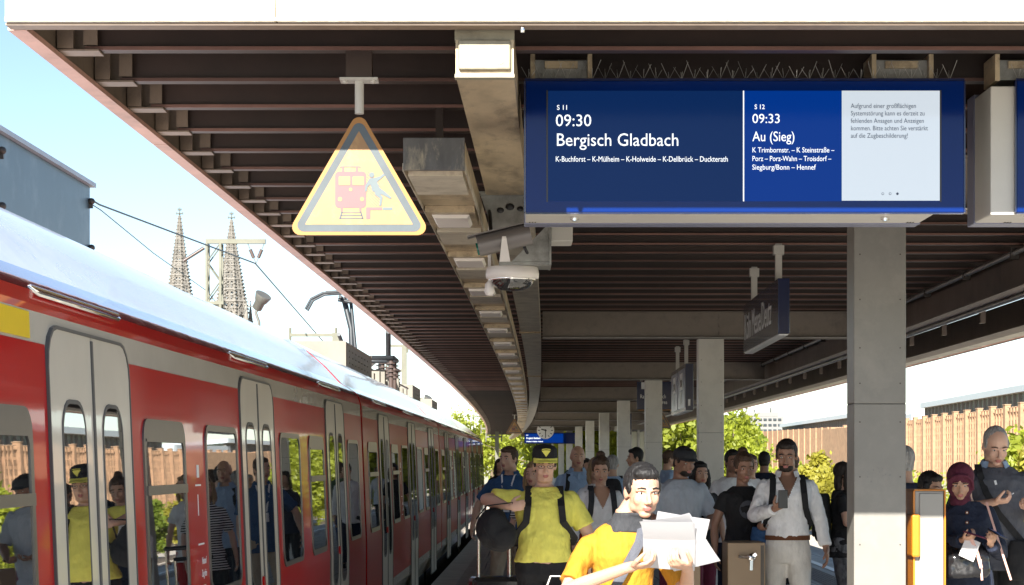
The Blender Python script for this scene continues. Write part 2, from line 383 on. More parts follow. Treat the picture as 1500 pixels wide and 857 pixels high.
# right-hand girders
o = MB()
o.path(pbox(4.19, 4.21, EYE + 1.57, EYE + 1.885), 8.9, 150, 1.2); o.path(pbox(4.11, 4.29, EYE + 1.55, EYE + 1.569), 8.9, 150, 1.2)
o.build('inner_girder', M['beam2'], can)
o = MB(); o.path(pbox(5.46, 5.5, EYE + 1.58, EYE + 1.89), 8.9, 150, 1.2); o.path(pbox(5.40, 5.66, EYE + 1.56, EYE + 1.579), 8.9, 150, 1.2)
o.build('outer_girder', M['beam2'], can)
o = MB(); o.tube([P(4.07, d, EYE + 1.845) for d in np.arange(9, 150, 1.5)], .026, 8); o.build('girder_conduit', M['pipe'], can)
clamp = MB(); clamp.box(-.05, .02, -.02, .02, -.05, .05)
for i in range(24): 
    d = 14 + i * 2.1
    if i == 0: cl0 = clamp.build('conduit_clamp', M['screw'], can, P(4.09, d, EYE + 1.84))
    else: inst('conduit_clamp', cl0.data, can, P(4.09, d, EYE + 1.84))
o = MB(); o.tube([P(4.31, d, EYE + 1.53) for d in np.arange(9, 150, 1.5)], .03, 8); o.build('lower_conduit', M['pipe'], can)
tie = MB(); tie.box(-.6, .6, -.04, .04, -.04, .04)
for i in range(20):
    d = 14.5 + i * 2.3
    s_ = MB() if i == 0 else None
    if i == 0: s_.box(-.03, .03, -.05, .05, -.13, .13); st0 = s_.build('strut', M['beam2'], can, P(4.95, d, EYE + 1.72))
    else: inst('strut', st0.data, can, P(4.95, d, EYE + 1.72))
for i in range(34):
    d = 10 + i * 3.1
    s_ = MB(); s_.path(pbox(5.665, 6.02, EYE + 1.60, EYE + 1.615), d, d + 3.04, 1.6); s_.build('eaves_panel', M['ductpale'], can)
o = MB(); o.path(pbox(6.03, 6.05, EYE + 1.58, EYE + 1.72), 8.9, 150, 2); o.build('eaves_trim', M['copper'], can)

# pillars
P2M = {}
def pillar(i, d, label):
    t = thing('canopy_pillar', label, 'pillar', P(2.0, d, 0), 0, 'row of grey pillars under the canopy')
    H = EYE + 1.55
    hs = [0, .745, 1.975, H]
    if i == 0:
        global PILP; PILP = []
        for a, b in zip(hs, hs[1:]):
            p = MB(); p.box(-.1615, .1615, 0, .27, a + .0010, b - .0010)
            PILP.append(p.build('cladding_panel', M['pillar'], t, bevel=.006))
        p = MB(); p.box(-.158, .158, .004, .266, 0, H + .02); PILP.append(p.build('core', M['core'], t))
        p = MB()
        for z in (.5, 1.1, 1.52, 1.86, 2.1, 2.32, 2.62, 2.9):
            for x in (-.125, .125): p.tube([(x, -.003, z), (x, .01, z)], .0052, 6)
        PILP.append(p.build('screws', M['screw'], t))
        rr_ = random.Random(4); p = MB()
        for k in range(26):
            x_, z_ = rr_.gauss(-.02, .05), rr_.gauss(1.56, .035); w_ = rr_.uniform(.001, .004); p.box(x_ - w_, x_ + w_, -.0022, .001, z_ - w_, z_ + w_ * 1.5)
        p.build('paint_chips', M['concrete'], t, kind='stuff')
    else:
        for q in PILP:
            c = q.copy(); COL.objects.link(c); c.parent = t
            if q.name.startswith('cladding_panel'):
                if q.name not in P2M: P2M[q.name] = q.data.copy(); P2M[q.name].materials[0] = M['pillar_lit']
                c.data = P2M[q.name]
    return t
pl = ['nearest wide grey pillar, sunlit at its foot beside the orange-trimmed validator',
      'second grey pillar from the front, between two brown cabinets',
      'third grey pillar from the front, hiding the middle of the smoking area sign',
      'fourth grey pillar from the front, behind the dark-haired man in profile',
      'fifth grey pillar from the front, beyond the grey-haired backpacker',
      'sixth grey pillar from the front along the canopy row', 'seventh grey pillar from the front along the canopy row',
      'eighth grey pillar from the front along the canopy row', 'ninth grey pillar from the front along the canopy row', 'tenth and farthest grey pillar of the canopy row']
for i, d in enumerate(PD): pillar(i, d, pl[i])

# ducts under the roof
du = thing('cable_duct', 'weathered boxed sheet-metal duct running under the canopy past the dome camera', 'duct')
o = MB(); o.path(pbox(-.446, -.195, EYE + 1.667, EYE + 1.867), 8.87, 12.85, .8); o.build('duct_run', M['duct'], du)
o = MB(); o.path(pbox(-.43, -.17, EYE + 1.70, EYE + 1.867), 12.9, 27, 1); o.path(pbox(-.43, -.17, EYE + 1.70, EYE + 1.867), 27.02, 41, 1); o.path(pbox(-.43, -.17, EYE + 1.70, EYE + 1.867), 41.02, 145, 1.5); o.build('duct_run', M['ductpale'], du)
o = MB(); x0 = -.446 + off(8.86) ; o.box(x0 + .012, x0 + .239, 8.845, 8.868, EYE + 1.69, EYE + 1.82); o.build('end_cover', M['cover'], du, bevel=.008)
o = MB(); o.tube([(x0 + .19, 8.842, EYE + 1.725), (x0 + .19, 8.846, EYE + 1.725)], .014, 12); o.build('bolt', M['duct'], du)
o = MB(); o.box(x0 - .004, x0 + .255, 8.869, 8.93, EYE + 1.66, EYE + 1.675); o.box(x0 - .004, x0 + .255, 8.869, 8.93, EYE + 1.823, EYE + 1.868); o.build('end_frame', M['cover'], du, kind='stuff')
for i, (d_, w_) in enumerate(((12.87, .29), (27.01, .28), (41.01, .28))):
    o = MB(); o.box(-w_ / 2, w_ / 2, -.03, .03, -.01, .18); o.build('joint_band', M['duct'], du, P(-.31, d_, EYE + 1.69))

lc = thing('light_channel', 'long tan metal lighting channel with bulkhead lamps under the canopy', 'light channel')
o = MB(); x1 = -.80 + off(10.59)
o.box(x1, x1 + .318, 10.56, 10.6, EYE + 1.50, EYE + 1.667); o.build('end_plate', M['ductdark'], lc, bevel=.004)
ds = 10.62; i = 0
while ds < 140:
    ln = 1.32
    o = MB()
    o.path(pbox(-.80, -.485, EYE + 1.52, EYE + 1.66), ds, ds + ln - .012, .7); o.build('channel_length', M['duct'], lc)
    # lamp housing drops below and the cover plates between
    if i % 2 == 0:
        o = MB(); o.path(pbox(-.785, -.50, EYE + 1.490, EYE + 1.519), ds + .1, ds + .1 + .75, .8); o.build('cover_plate', M['ductpale'], lc)
    else:
        o = MB(); o.path(pbox(-.79, -.495, EYE + 1.478, EYE + 1.519), ds + .25, ds + .95, .8); o.build('lamp_housing', M['duct'], lc)
        if i < 30:
            dm = ds + .6
            o = MB(); o.path([(-.74, EYE + 1.455), (-.545, EYE + 1.455), (-.53, EYE + 1.477), (-.755, EYE + 1.477)], dm - .25, dm + .25, .3); o.build('lamp_lens', M['whiteplastic'], lc)
    ds += ln; i += 1
o = MB(); o.path(pbox(-.806, -.80, EYE + 1.50, EYE + 1.54), 10.6, 140, 1.2); o.path(pbox(-.485, -.479, EYE + 1.50, EYE + 1.54), 10.6, 140, 1.2); o.build('channel_lips', M['ductpale'], lc)
hg = None
for i in range(40):
    d = 9.51 + .775 * (2 + 4 * i)
    if d > 138: break
    if hg is None:
        q = MB(); q.box(-.02, .02, -.03, .03, 0, .25); hg = q.build('hanger', M['purlin'], lc, P(-.64, d, EYE + 1.66))
    else: inst('hanger', hg.data, lc, P(-.64, d, EYE + 1.66))

# ------------------------------------------------------------------ background buildings
def wallz(X, d): return 0
bw = thing('brick_exhibition_hall', 'long orange brick hall with tall ribs and a glazed upper storey beyond the tracks', 'building')
ZT = EYE + 6.0
def wx(d):   # wall line
    pts = [(120, 50.5), (212, 53.0), (290, 56.4), (345, 57.0), (430, 50.6), (470, 47)]
    for (a, xa), (b, xb) in zip(pts, pts[1:]):
        if d <= b: return xa + (xb - xa) * (d - a) / (b - a)
    return pts[-1][1]
o = MB()
ss = [120, 212, 290, 366]
for a, b in zip(ss, ss[1:]):
    o.add([(wx(a), a, -1.2), (wx(b), b, -1.2), (wx(b), b, ZT - .45), (wx(a), a, ZT - .45), (wx(a) + 8, a, -1.2), (wx(b) + 8, b, -1.2), (wx(b) + 8, b, ZT - .45), (wx(a) + 8, a, ZT - .45)],
          [(0, 1, 2, 3), (7, 6, 5, 4), (3, 2, 6, 7), (0, 3, 7, 4), (1, 5, 6, 2)])
o.build('wall', M['brick2'], bw)
big = MB(); big.box(-.5, .1, -.5, .5, -1.2, ZT - .02); 
cap = MB(); cap.box(-.56, .15, -.58, .58, ZT - .018, ZT + .06)
b_, c_ = None, None
ribs = MB(); ribcap = MB(); 
d = 124.0
while d < 350:
    x = wx(d)
    if b_ is None:
        b_ = big.build('buttress', M['brick'], bw); c_ = cap.build('coping', M['cap'], b_); b_.location = (x, d, 0)
    else:
        a = inst('buttress', b_.data, bw, (x, d, 0)); inst('coping', c_.data, a)
    for k in range(1, 5):
        dk = d + k * 1.6; xk = wx(dk)
        ribs.box(xk - .2, xk + .05, dk - .28, dk + .28, -1.2, ZT - .35)
        ribcap.box(xk - .36, xk + .05, dk - .34, dk + .34, ZT - .348, ZT - .29)
        for z in np.arange(.5, ZT - 1, .9): ribs.box(xk - .26, xk - .201, dk - .05, dk + .1, z, z + .3)
    d += 8.0
ribs.build('ribs', M['brick'], bw, kind='stuff'); ribcap.build('rib_copings', M['cap'], bw, kind='stuff')
# far plain wing
o = MB()
o.box(46, 50, 428, 431, -1.2, ZT - .35)
ang = [(366, 57.0), (430, 50.6)]
o.add([(57, 366, -1.2), (50.6, 430, -1.2), (50.6, 430, ZT), (57, 366, ZT), (64, 366, -1.2), (60, 430, -1.2), (60, 430, ZT), (64, 366, ZT)],
      [(0, 1, 2, 3), (7, 6, 5, 4), (3, 2, 6, 7), (0, 3, 7, 4), (1, 5, 6, 2)])
o.box(40, 50.5, 430, 440, -1.2, ZT - .1)
o.build('wing_wall', M['brick'], bw)
o = MB(); o.box(56.2, 72, 352, 365.5, -1.2, ZT - .55); o.build('wing_wall', M['brick'], bw)
o = MB()
for k in range(14):
    dk = 368 + k * 4.4; xk = 57 - 6.4 * (dk - 366) / 64
    o.box(xk - .16, xk + .05, dk - .5, dk + .5, -1.2, ZT + .05)
o.build('wing_ribs', M['brick'], bw, kind='stuff')
for xw in (56.9, 58.75):
    q = MB(); q.box(xw, xw + .95, 351.93, 351.99, EYE - .9, EYE + 1.8); wdw = q.build('window', M['concrete'], bw)
    q = MB(); q.box(xw + .08, xw + .87, 351.88, 351.925, EYE + .1, EYE + 1.7); q.build('pane', M['dwin'], wdw)
# glazed storeys with flat roofs (set back)
def glazed(x0, d0, x1, d1, zb, zt, n, name='glazed_storey'):
    o = MB(); a = Vector((x0, d0, 0)); b = Vector((x1, d1, 0)); t = (b - a).normalized(); nrm = Vector((-t.y, t.x, 0)) * -1
    if nrm.x < 0: nrm = -nrm
    def W(s, o_, z): p = a.lerp(b, s) + nrm * o_; return (p.x, p.y, z)
    o.add([W(0, 0, zb), W(1, 0, zb), W(1, 0, zt), W(0, 0, zt), W(0, 12, zb), W(1, 12, zb), W(1, 12, zt), W(0, 12, zt)], [(0, 1, 2, 3), (4, 7, 6, 5), (0, 3, 7, 4), (1, 5, 6, 2)])
    g = o.build(name, M['hallglass'], bw)
    o = MB()
    L = (b - a).length
    for k in range(n + 1):
        s = k / n; w_ = .14 / L
        o.add([W(s - w_, -.35, zb), W(s + w_, -.35, zb), W(s + w_, -.35, zt), W(s - w_, -.35, zt), W(s - w_, .02, zb), W(s + w_, .02, zb), W(s + w_, .02, zt), W(s - w_, .02, zt)],
              [(0, 1, 2, 3), (0, 3, 7, 4), (1, 5, 6, 2)])
    o.build('mullions', M['concrete'], g, kind='stuff')
    o = MB(); e = .8 / L
    o.add([W(-e, -.9, zt + .01), W(1 + e, -.9, zt + .01), W(1 + e, -.9, zt + .75), W(-e, -.9, zt + .75), W(-e, 13, zt + .01), W(1 + e, 13, zt + .01), W(1 + e, 13, zt + .75), W(-e, 13, zt + .75)],
          [(0, 1, 2, 3), (4, 7, 6, 5), (3, 2, 6, 7), (0, 3, 7, 4), (1, 5, 6, 2), (0, 4, 5, 1)])
    o.build('flat_roof', M['hallroof'], bw)
glazed(52, 120, 59.6, 294, ZT - .6, ZT + 1.55, 58)
glazed(60.5, 352, 62.4, 470, ZT - 1.1, ZT + 1.65, 40)
o = MB(); o.box(58.5, 63, 300, 345, ZT - .6, ZT + .9); o.build('link_roof', M['hallroof'], bw)
# white building far
wb = thing('white_office_block', 'white office block with roof plant behind the brick hall', 'building', (0, 0, 0))
D = 620
def BX(o, x0, x1, y0, y1, d0, d1): 
    a = px(x0, y1, d0); b = px(x1, y0, d0); o.box(a.x, b.x, d0, d1, a.z, b.z)
o = MB(); BX(o, 1078, 1148, 610, 640, D, D + 12); BX(o, 1092, 1140, 604, 609.8, D + 2, D + 11); o.build('wall', M['concrete'], wb)
q = MB(); BX(q, 1094, 1101, 596, 604, D + 3, D + 6); BX(q, 1106, 1126, 600, 604, D + 4, D + 8); BX(q, 1130, 1137, 597, 604, D + 4, D + 8); q.build('roof_plant', M['steelgrey'], wb)
for r in range(3):
    for k in range(9):
        q = MB(); x = 1083 + k * 7.1; y = 613 + r * 8; BX(q, x, x + 4.6, y, y + 3, D - .4, D - .02); q.build('window', M['dwin'], wb)
for x in (1118, 1134.5, 1158):
    a = px(x, 606, D + 5); q = MB(); q.tube([(a.x, a.y, a.z), (a.x, a.y, a.z + (9 if x == 1158 else 4))], .12, 5); q.build('antenna', M['concrete'], wb)
o = MB(); o.box(30, 90, 600, 640, -1.1, 9.6); o.build('low_pale_hall', M['concrete'], label='low pale hall far behind the trees', category='building')

# slate building at left
sb = thing('slate_clad_building', 'slate blue metal-clad block rising behind the train roof', 'building')
L0 = -6.0
for (a, b) in ((12, 17.0), (17.03, 22.1), (22.13, 26.5)):
    q = MB()
    ra = EYE + 3.54
    q.add([P(L0 + .0, a, 1), P(L0 + .0, b, 1), P(L0 - .0, b, ra), P(L0 - .0, a, ra), P(L0 - .08, a, 1), P(L0 - .08, b, 1), P(L0 - .08, b, ra), P(L0 - .08, a, ra)],
          [(0, 1, 2, 3), (7, 6, 5, 4), (3, 2, 6, 7), (0, 3, 7, 4), (1, 5, 6, 2), (0, 4, 5, 1)])
    q.build('cladding_panel', M['slate'], sb)
q = MB(); q.path(pbox(-9.5, L0 - .09, -1, EYE + 3.50), 12, 26.45, 2); q.build('core_wall', M['slate'], sb)
q = MB(); q.path(pbox(-9.6, L0 + .06, EYE + 3.545, EYE + 3.60), 11.9, 26.6, 2); q.build('roof_edge', M['hallroof'], sb)
for d_ in (17.015, 22.115, 26.45):
    for z in (EYE + 3.35, EYE + 2.75, EYE + 2.2):
        q = MB(); q.ell((0, 0, 0), (.05, .06, .045), 8, 5); q.box(-.05, .02, -.02, .02, -.09, .0); q.build('bolt_fixing', M['screw'], sb, P(L0 + .03, d_, z))
# ------------------------------------------------------------------ train
tr = thing('commuter_train', 'red and light grey commuter train standing at the left platform edge', 'train')
G0, SL = 5.2, 13.0
prof = [(0, .30), (0, .90), (0, 2.115), (-.005, 2.14), (-.02, 2.19), (-.06, 2.235), (-.18, 2.31), (-.33, 2.47), (-.48, 2.60), (-.68, 2.72), (-.95, 2.83), (-1.5, 2.90), (-2.05, 2.83), (-2.5, 2.6), (-2.8, 2.3), (-2.86, 2.1), (-2.86, .3), (-2.6, .05), (-.12, .05)]
def pmat(i):
    zc = prof[i][1], prof[(i + 1) % len(prof)][1]
    a, b = zc
    if max(a, b) <= 2.12: return 0
    if max(a, b) <= 2.19: return 1
    if i in (4, 5): return 2
    if i in (13, 14, 15): return 1
    return 3
# section local frame: x = outward from the platform side (negative = into train), y along, z up
def rrect(y0, y1, z0, z1, r, n=5, rt=None):
    pts = []; rt = r if rt is None else rt
    for (cy, cz, a0, rr) in ((y1 - r, z0 + r, -90, r), (y1 - rt, z1 - rt, 0, rt), (y0 + rt, z1 - rt, 90, rt), (y0 + r, z0 + r, 180, r)):
        for k in range(n + 1):
            a = R(a0 + 90 * k / n); pts.append((cy + rr * math.cos(a), cz + rr * math.sin(a)))
    return pts
def cutz(o, z=.90):
    b = bmesh.new(); b.from_mesh(o.data); bmesh.ops.bisect_plane(b, geom=b.verts[:] + b.edges[:] + b.faces[:], plane_co=(0, 0, z), plane_no=(0, 0, 1)); b.to_mesh(o.data); b.free(); return o
def plate(poly, x0, x1, m, name, par, bevel=0):
    q = MB(); q.prismx(poly, x0, x1); return cutz(q.build(name, m, par, bevel=bevel))
def ring(poly_o, poly_i, x0, x1, m, name, par):
    q = MB(); n = len(poly_o)
    q.add([(x1, y, z) for y, z in poly_o] + [(x1, y, z) for y, z in poly_i] + [(x0, y, z) for y, z in poly_o] + [(x0, y, z) for y, z in poly_i],
          [(i, (i + 1) % n, n + (i + 1) % n, n + i) for i in range(n)] + [((i + 1) % n, i, 2 * n + i, 2 * n + (i + 1) % n) for i in range(n)] + [(n + i, n + (i + 1) % n, 3 * n + (i + 1) % n, 3 * n + i) for i in range(n)])
    return cutz(q.build(name, m, par))

def section_template():
    q = MB(); n = len(prof); e = .06; Y = [e, SL / 2, SL - e]
    vs = [(x, y, z) for y in Y for x, z in prof]
    for k in range(2):
        for i in range(n):
            j = (i + 1) % n
            q.add([vs[k * n + i], vs[k * n + j], vs[(k + 1) * n + j], vs[(k + 1) * n + i]], [(0, 1, 2, 3)], pmat(i), 3 < i < 13)
    q.add([(x, y + .003, z) for x, y, z in vs[:n]], [tuple(range(n))], 1); q.add([(x, y - .003, z) for x, y, z in vs[-n:]], [tuple(range(n))], 1)
    # weld for smooth shading
    body = q.build('car_body', [M['cream'], M['red'], M['maroon'], M['roof']], tr)
    b = bmesh.new(); b.from_mesh(body.data); bmesh.ops.remove_doubles(b, verts=b.verts, dist=.0005); bmesh.ops.recalc_face_normals(b, faces=b.faces); b.to_mesh(body.data); b.free()
    centers = (2.35, 6.55, 10.7)
    # red panels between the doors, from z .38 to 2.005
    edges = [.09] + [v for c in centers for v in (c - .665, c + .665)] + [SL - .09]
    for a, c in zip(edges[0::2], edges[1::2]): plate([(a, .40), (c, .40), (c, 2.01), (a, 2.01)], .0, .004, M['red'], 'red_panel', body)
    # windows: (y0, y1, transom)
    wins = [(.45, 1.45, 1), (3.25, 4.2, 1), (4.75, 5.75, 0), (7.45, 8.45, 0), (8.95, 9.85, 1), (11.6, 12.5, 0)]
    for (a, c, tt) in wins:
        po, pi = rrect(a, c, .96, 1.795, .09), rrect(a + .03, c - .03, .99, 1.765, .07)
        if tt: pi = rrect(a + .04, c - .04, 1.0, 1.71, .06)
        ring(po, pi, .004, .012, M['frame'], 'window_frame', body)
        plate(rrect(a + .02, c - .02, .975, 1.78, .07), .0042, .0075, M['glass'], 'window', body)
        if tt:
            q = MB(); q.box(.0078, .02, a + .02, c - .02, 1.475, 1.515); q.box(.0078, .017, a + .04, c - .04, 1.70, 1.712); q.build('transom', M['frame'], body)
    for c in centers:
        poly = rrect(c - .655, c + .655, .06, 2.075, .02, 4, .14)
        ring(rrect(c - .664, c + .664, .05, 2.084, .02, 4, .145), rrect(c - .652, c + .652, .06, 2.072, .02, 4, .135), 0, .014, M['seal'], 'door_seal', body)
        for s in (-1, 1):
            y0, y1 = (c - .652, c - .009) if s < 0 else (c + .009, c + .652)
            pts = rrect(y0, y1, .06, 2.072, .01, 4, .01)
            if s < 0: pts = [p for p in rrect(y0, y1, .06, 2.072, .01, 4, .13) if not (p[0] > c - .2 and p[1] > 1.9)]; 
            else: pts = [p for p in rrect(y0, y1, .06, 2.072, .01, 4, .13) if not (p[0] < c + .2 and p[1] > 1.9)]
            # re-insert the square inner top corner
            inner = (y1, 2.072) if s < 0 else (y0, 2.072)
            k = max(range(len(pts)), key=lambda i: (pts[i][0] > (y0 + y1) / 2) == (s < 0) and -abs(pts[i][1] - .07) or -9) if False else None
            if s < 0:
                ix = [i for i, p in enumerate(pts) if abs(p[0] - y1) < .02 and p[1] < .2][-1]; pts.insert(ix + 1, inner)
            else:
                ix = [i for i, p in enumerate(pts) if abs(p[0] - y0) < .02 and p[1] < .2][0]; pts.insert(ix, inner)
            plate(pts, .002, .010, M['door'], 'door_leaf', body)
            wy0, wy1 = y0 + .165, y1 - .135
            if s > 0: wy0, wy1 = y0 + .135, y1 - .165
            ring(rrect(wy0 - .008, wy1 + .008, .67, 1.835, .12), rrect(wy0 + .006, wy1 - .006, .685, 1.82, .11), .010, .0135, M['seal'], 'window_gasket', body)
            plate(rrect(wy0, wy1, .68, 1.825, .11), .0102, .0125, M['glass'], 'door_window', body)
        q = MB(); q.box(.009, .016, c - .012, c + .012, .07, 2.06); cutz(q.build('door_rubber', M['seal'], body))
        q = MB(); q.tube([(.011, c - .065, .93), (.022, c - .065, .93)], .032, 14); q.build('door_button', M['red'], body)
        q = MB(); q.tube([(-.035, c - .72, 2.20), (-.004, c - .70, 2.178), (-.002, c + .55, 2.178), (-.01, c + .6, 2.185)], .0085, 6); q.tube([(-.03, c - .70, 2.205), (-.012, c + .6, 2.20)], .006, 5); q.build('rain_gutter', M['chrome'], body)
    # yellow first-class strip on the cream band
    plate([(.55, 2.02), (1.49, 2.02), (1.49, 2.108), (.55, 2.108)], .0042, .0062, M['yellowpaint'], 'first_class_strip', body)
    # small pictograms / maintenance frame
    q = MB()
    for (y, z, wd, h) in ((4.47, 1.02, .16, .20),):
        for (a, b_, c_, d_) in ((y, y + wd, z, z + .008), (y, y + wd, z + h, z + h + .008)): q.box(.0045, .006, a, b_, c_, d_)
    q.box(.0045, .006, 4.45, 4.60, 1.50, 1.508); q.box(.0045, .006, 4.5, 4.56, 1.54, 1.60); q.box(.0045, .006, 4.5, 4.515, 1.36, 1.46)
    q.build('pictogram', M['signwhite'], body)
    for k, t_ in enumerate(('Notruf', 'Zug frei')):
        text(t_, .05, M['signwhite'], body, (.0052, 4.49, 1.13 - k * .06), (R(90), 0, R(90)))
    # bellows ring and coupling
    q = MB(); q.prism([(x * .93 - .1, .15 + (z - .05) * .93) for x, z in prof], -.10, .12); q.build('gangway_bellows', M['rubber'], body)
    q = MB(); q.box(-2.4, -.25, .3, SL - .3, -.55, .04); q.build('underframe', M['under'], body)
    q = MB()
    nn = [(x * 1.004 + .003, z) for x, z in prof[:13]]
    rg = [[Vector((x, y, z)) for x, z in nn] for y in (.055, .125)]
    q.loft(rg, closed=False, caps=False, smooth=False); q.build('end_stripe', M['red'], body)
    return body
tb = section_template()
# rename roof number strip text on the first-class strip
tkids = [o for o in COL.objects if o.parent == tb]
# the upper side leans inwards by a few degrees above the waist
for o in tkids + [tb]:
    if o.type != 'MESH': continue
    for v in o.data.vertices:
        v.co.x -= .042 * (min(v.co.z, 2.15) - .90) if v.co.z > .90 else 0
for k in range(-1, 4):
    d0, d1 = G0 + SL * k, G0 + SL * (k + 1)
    a, b = P(-1.685, d0, 0), P(-1.685, d1, 0)
    if k == -1: o = tb
    else:
        o = tb.copy(); COL.objects.link(o)
        for c in tkids:
            if c.name.startswith('first_class_strip') and k != 0: continue
            cc = c.copy(); COL.objects.link(cc); cc.parent = o
    o.location = a; o.rotation_euler = (0, 0, -math.atan2(b.x - a.x, b.y - a.y))
    if k == 0:
        text('9', .11, M['red'], o, (.0068, .58, 2.025), (R(90), 0, R(90)), 1.0, 'numeral')
# roof units, pantograph
def unit(d0, d1, L0_, L1_, zt, name='roof_unit'):
    q = MB(); q.path([(L0_, 2.7), (L1_, 2.7), (L1_, zt), (L0_, zt)], d0, d1, 5); u = q.build(name, M['unit'], tr, bevel=.02)
    q = MB(); q.path([(L1_ + .003, 2.75), (L1_ + .006, 2.75), (L1_ + .006, zt - .05), (L1_ + .003, zt - .05)], d0 + .1, d1 - .1, 5); q.build('shaded_side', M['unitshade'], u)
    q = MB()
    for k in range(7):
        for j in range(3):
            q.path([(L1_ + .007, 3.0 + j * .085), (L1_ + .012, 3.0 + j * .085), (L1_ + .012, 3.018 + j * .085), (L1_ + .007, 3.018 + j * .085)], d0 + .4 + k * (d1 - d0 - .8) / 7, d0 + .4 + (k + .22) * (d1 - d0 - .8) / 7, 5)
    q.build('vent_louvres', M['black'], u, kind='stuff')
    return u
unit(28.7, 33.0, -3.65, -2.9, EYE + 1.68)
unit(44.5, 47.5, -3.55, -2.95, EYE + 1.66)
unit(53.0, 56.0, -3.45, -2.95, EYE + 1.60)
# a flatter kit on the near section's end and insulators
q = MB()
for k in range(6):
    c = P(-3.0 - .12 * (k % 2), 36.6 + k * .9, 2.95); q.tube([c, c + Vector((0, 0, .45))], .035, 8)
    for j in range(5): q.tube([c + Vector((0, 0, .12 + j * .07)), c + Vector((0, 0, .14 + j * .07))], .075, 10)
q.tube([P(-3.0, 36.5, 3.4), P(-3.0, 41, 3.42)], .03, 6); q.tube([P(-3.2, 36.5, 3.25), P(-2.9, 42, 3.1)], .02, 6)
q.build('roof_insulators', M['insul'], tr, kind='stuff')
q = MB()
for k in range(8):
    c = P(-3.1, 34 + k * 1.2, 2.98); q.box(c.x - .12, c.x + .15, c.y, c.y + .35, c.z - .1, c.z + .10 + .08 * (k % 3))
q.build('roof_equipment', M['unit'], tr, kind='stuff')
pa = MB()
bx = P(-3.2, 35.6, 0); zb = 3.02
def V3(a, b, c): return (bx.x + a, bx.y + b, c)
pb = MB(); 
for sx_ in (-.45, .45):
    for sy_ in (-.5, .5): pb.tube([V3(sx_, sy_, 2.8), V3(sx_, sy_, zb + .32)], .04, 8); 
for k in range(4):
    for sx_ in (-.45, .45):
        for sy_ in (-.5, .5): pb.tube([V3(sx_, sy_, zb + .05 + k * .07), V3(sx_, sy_, zb + .07 + k * .07)], .08, 10)
pbo = pb.build('pantograph_base', M['insul'], tr, kind='stuff')
pa.tube([V3(-.5, -.55, zb + .36), V3(.5, -.55, zb + .36), V3(.5, .55, zb + .36), V3(-.5, .55, zb + .36), V3(-.5, -.55, zb + .36)], .04, 8)
pa.tube([V3(.35, .4, zb + .38), V3(.42, -.8, zb + .80)], .045, 8)
pa.tube([V3(-.35, .4, zb + .38), V3(-.42, -.8, zb + .75)], .035, 8)
pa.tube([V3(-.25, -.1, zb + .42), V3(-.28, .1, zb + .9), V3(-.42, .2, zb + 1.45)], .048, 8)
pa.tube([V3(-.18, -.1, zb + .42), V3(-.30, .22, zb + 1.43)], .03, 8)
pa.build('pantograph_arm', M['panto'], tr)
ph = MB()
hz = zb + 1.5
for dy in (-.18, .18):
    ph.tube([V3(-1.05, dy, hz - .28), V3(-.95, dy, hz - .1), V3(-.75, dy, hz), V3(-.2, dy, hz + .035), V3(.35, dy, hz - .0), V3(.55, dy, hz - .1), V3(.62, dy, hz - .28)], .022, 7)
    ph.ribbon([V3(-.7, dy, hz + .02), V3(-.2, dy, hz + .05), V3(.3, dy, hz + .02)], .05, .03, (0, 1, 0))
ph.tube([V3(-.45, -.2, hz - .06), V3(-.45, .2, hz - .06)], .03, 7); ph.tube([V3(-.1, -.2, hz - .05), V3(-.1, .2, hz - .05)], .03, 7)
ph.tube([V3(-.5, 0, hz - .1), V3(-.3, 0, hz - .14), V3(-.1, 0, hz - .1)], .035, 7)
ph.build('pantograph_head', M['panto'], tr)

# ------------------------------------------------------------------ floodlights on posts behind the train
def floodlight(p, label, s=1.0, yaw=0):
    t = thing('floodlight', label, 'floodlight', p, yaw, 'floodlights beyond the train')
    q = MB(); q.loft([[Vector((math.cos(a) * r_, y_, math.sin(a) * r_)) for a in np.linspace(0, 2 * math.pi, 14, endpoint=False)] for y_, r_ in ((-.16, .07), (-.14, .095), (.0, .10), (.02, .12), (.14, .16), (.16, .16))])
    for v in range(len(q.v)):
        x, y, z = q.v[v]; ca, sa = math.cos(R(125)), math.sin(R(125)); q.v[v] = (x * s + (y * .0), (y * ca - z * sa) * s, (y * sa + z * ca) * s + .12 * s)
    for v in range(len(q.v)):
        x, y, z = q.v[v]; q.v[v] = (x * .55 + y * -.8, y * .55 + x * .8, z)
    q.build('lamp_head', M['lampgrey'], t)
    q = MB(); q.tube([(0, 0, .1), (-.08 * s, 0, -.08), (-.02, 0, -.25 * s), (0, 0, -4)], .03, 6); q.tube([(-.1, 0, .05), (-.24 * s, 0, .03), (-.3 * s, 0, -.1)], .012, 5); q.build('post', M['lampgrey'], t)
    return t
floodlight(px(381, 452, 38), 'floodlight nearest the camera, poking above the train roof below the cathedral', 1.0)
floodlight(px(540, 541, 52), 'middle floodlight beyond the train roof, below the raised pantograph', 1.0)
floodlight(px(625, 592, 88), 'farthest floodlight above the rear of the train roof', 1.2)

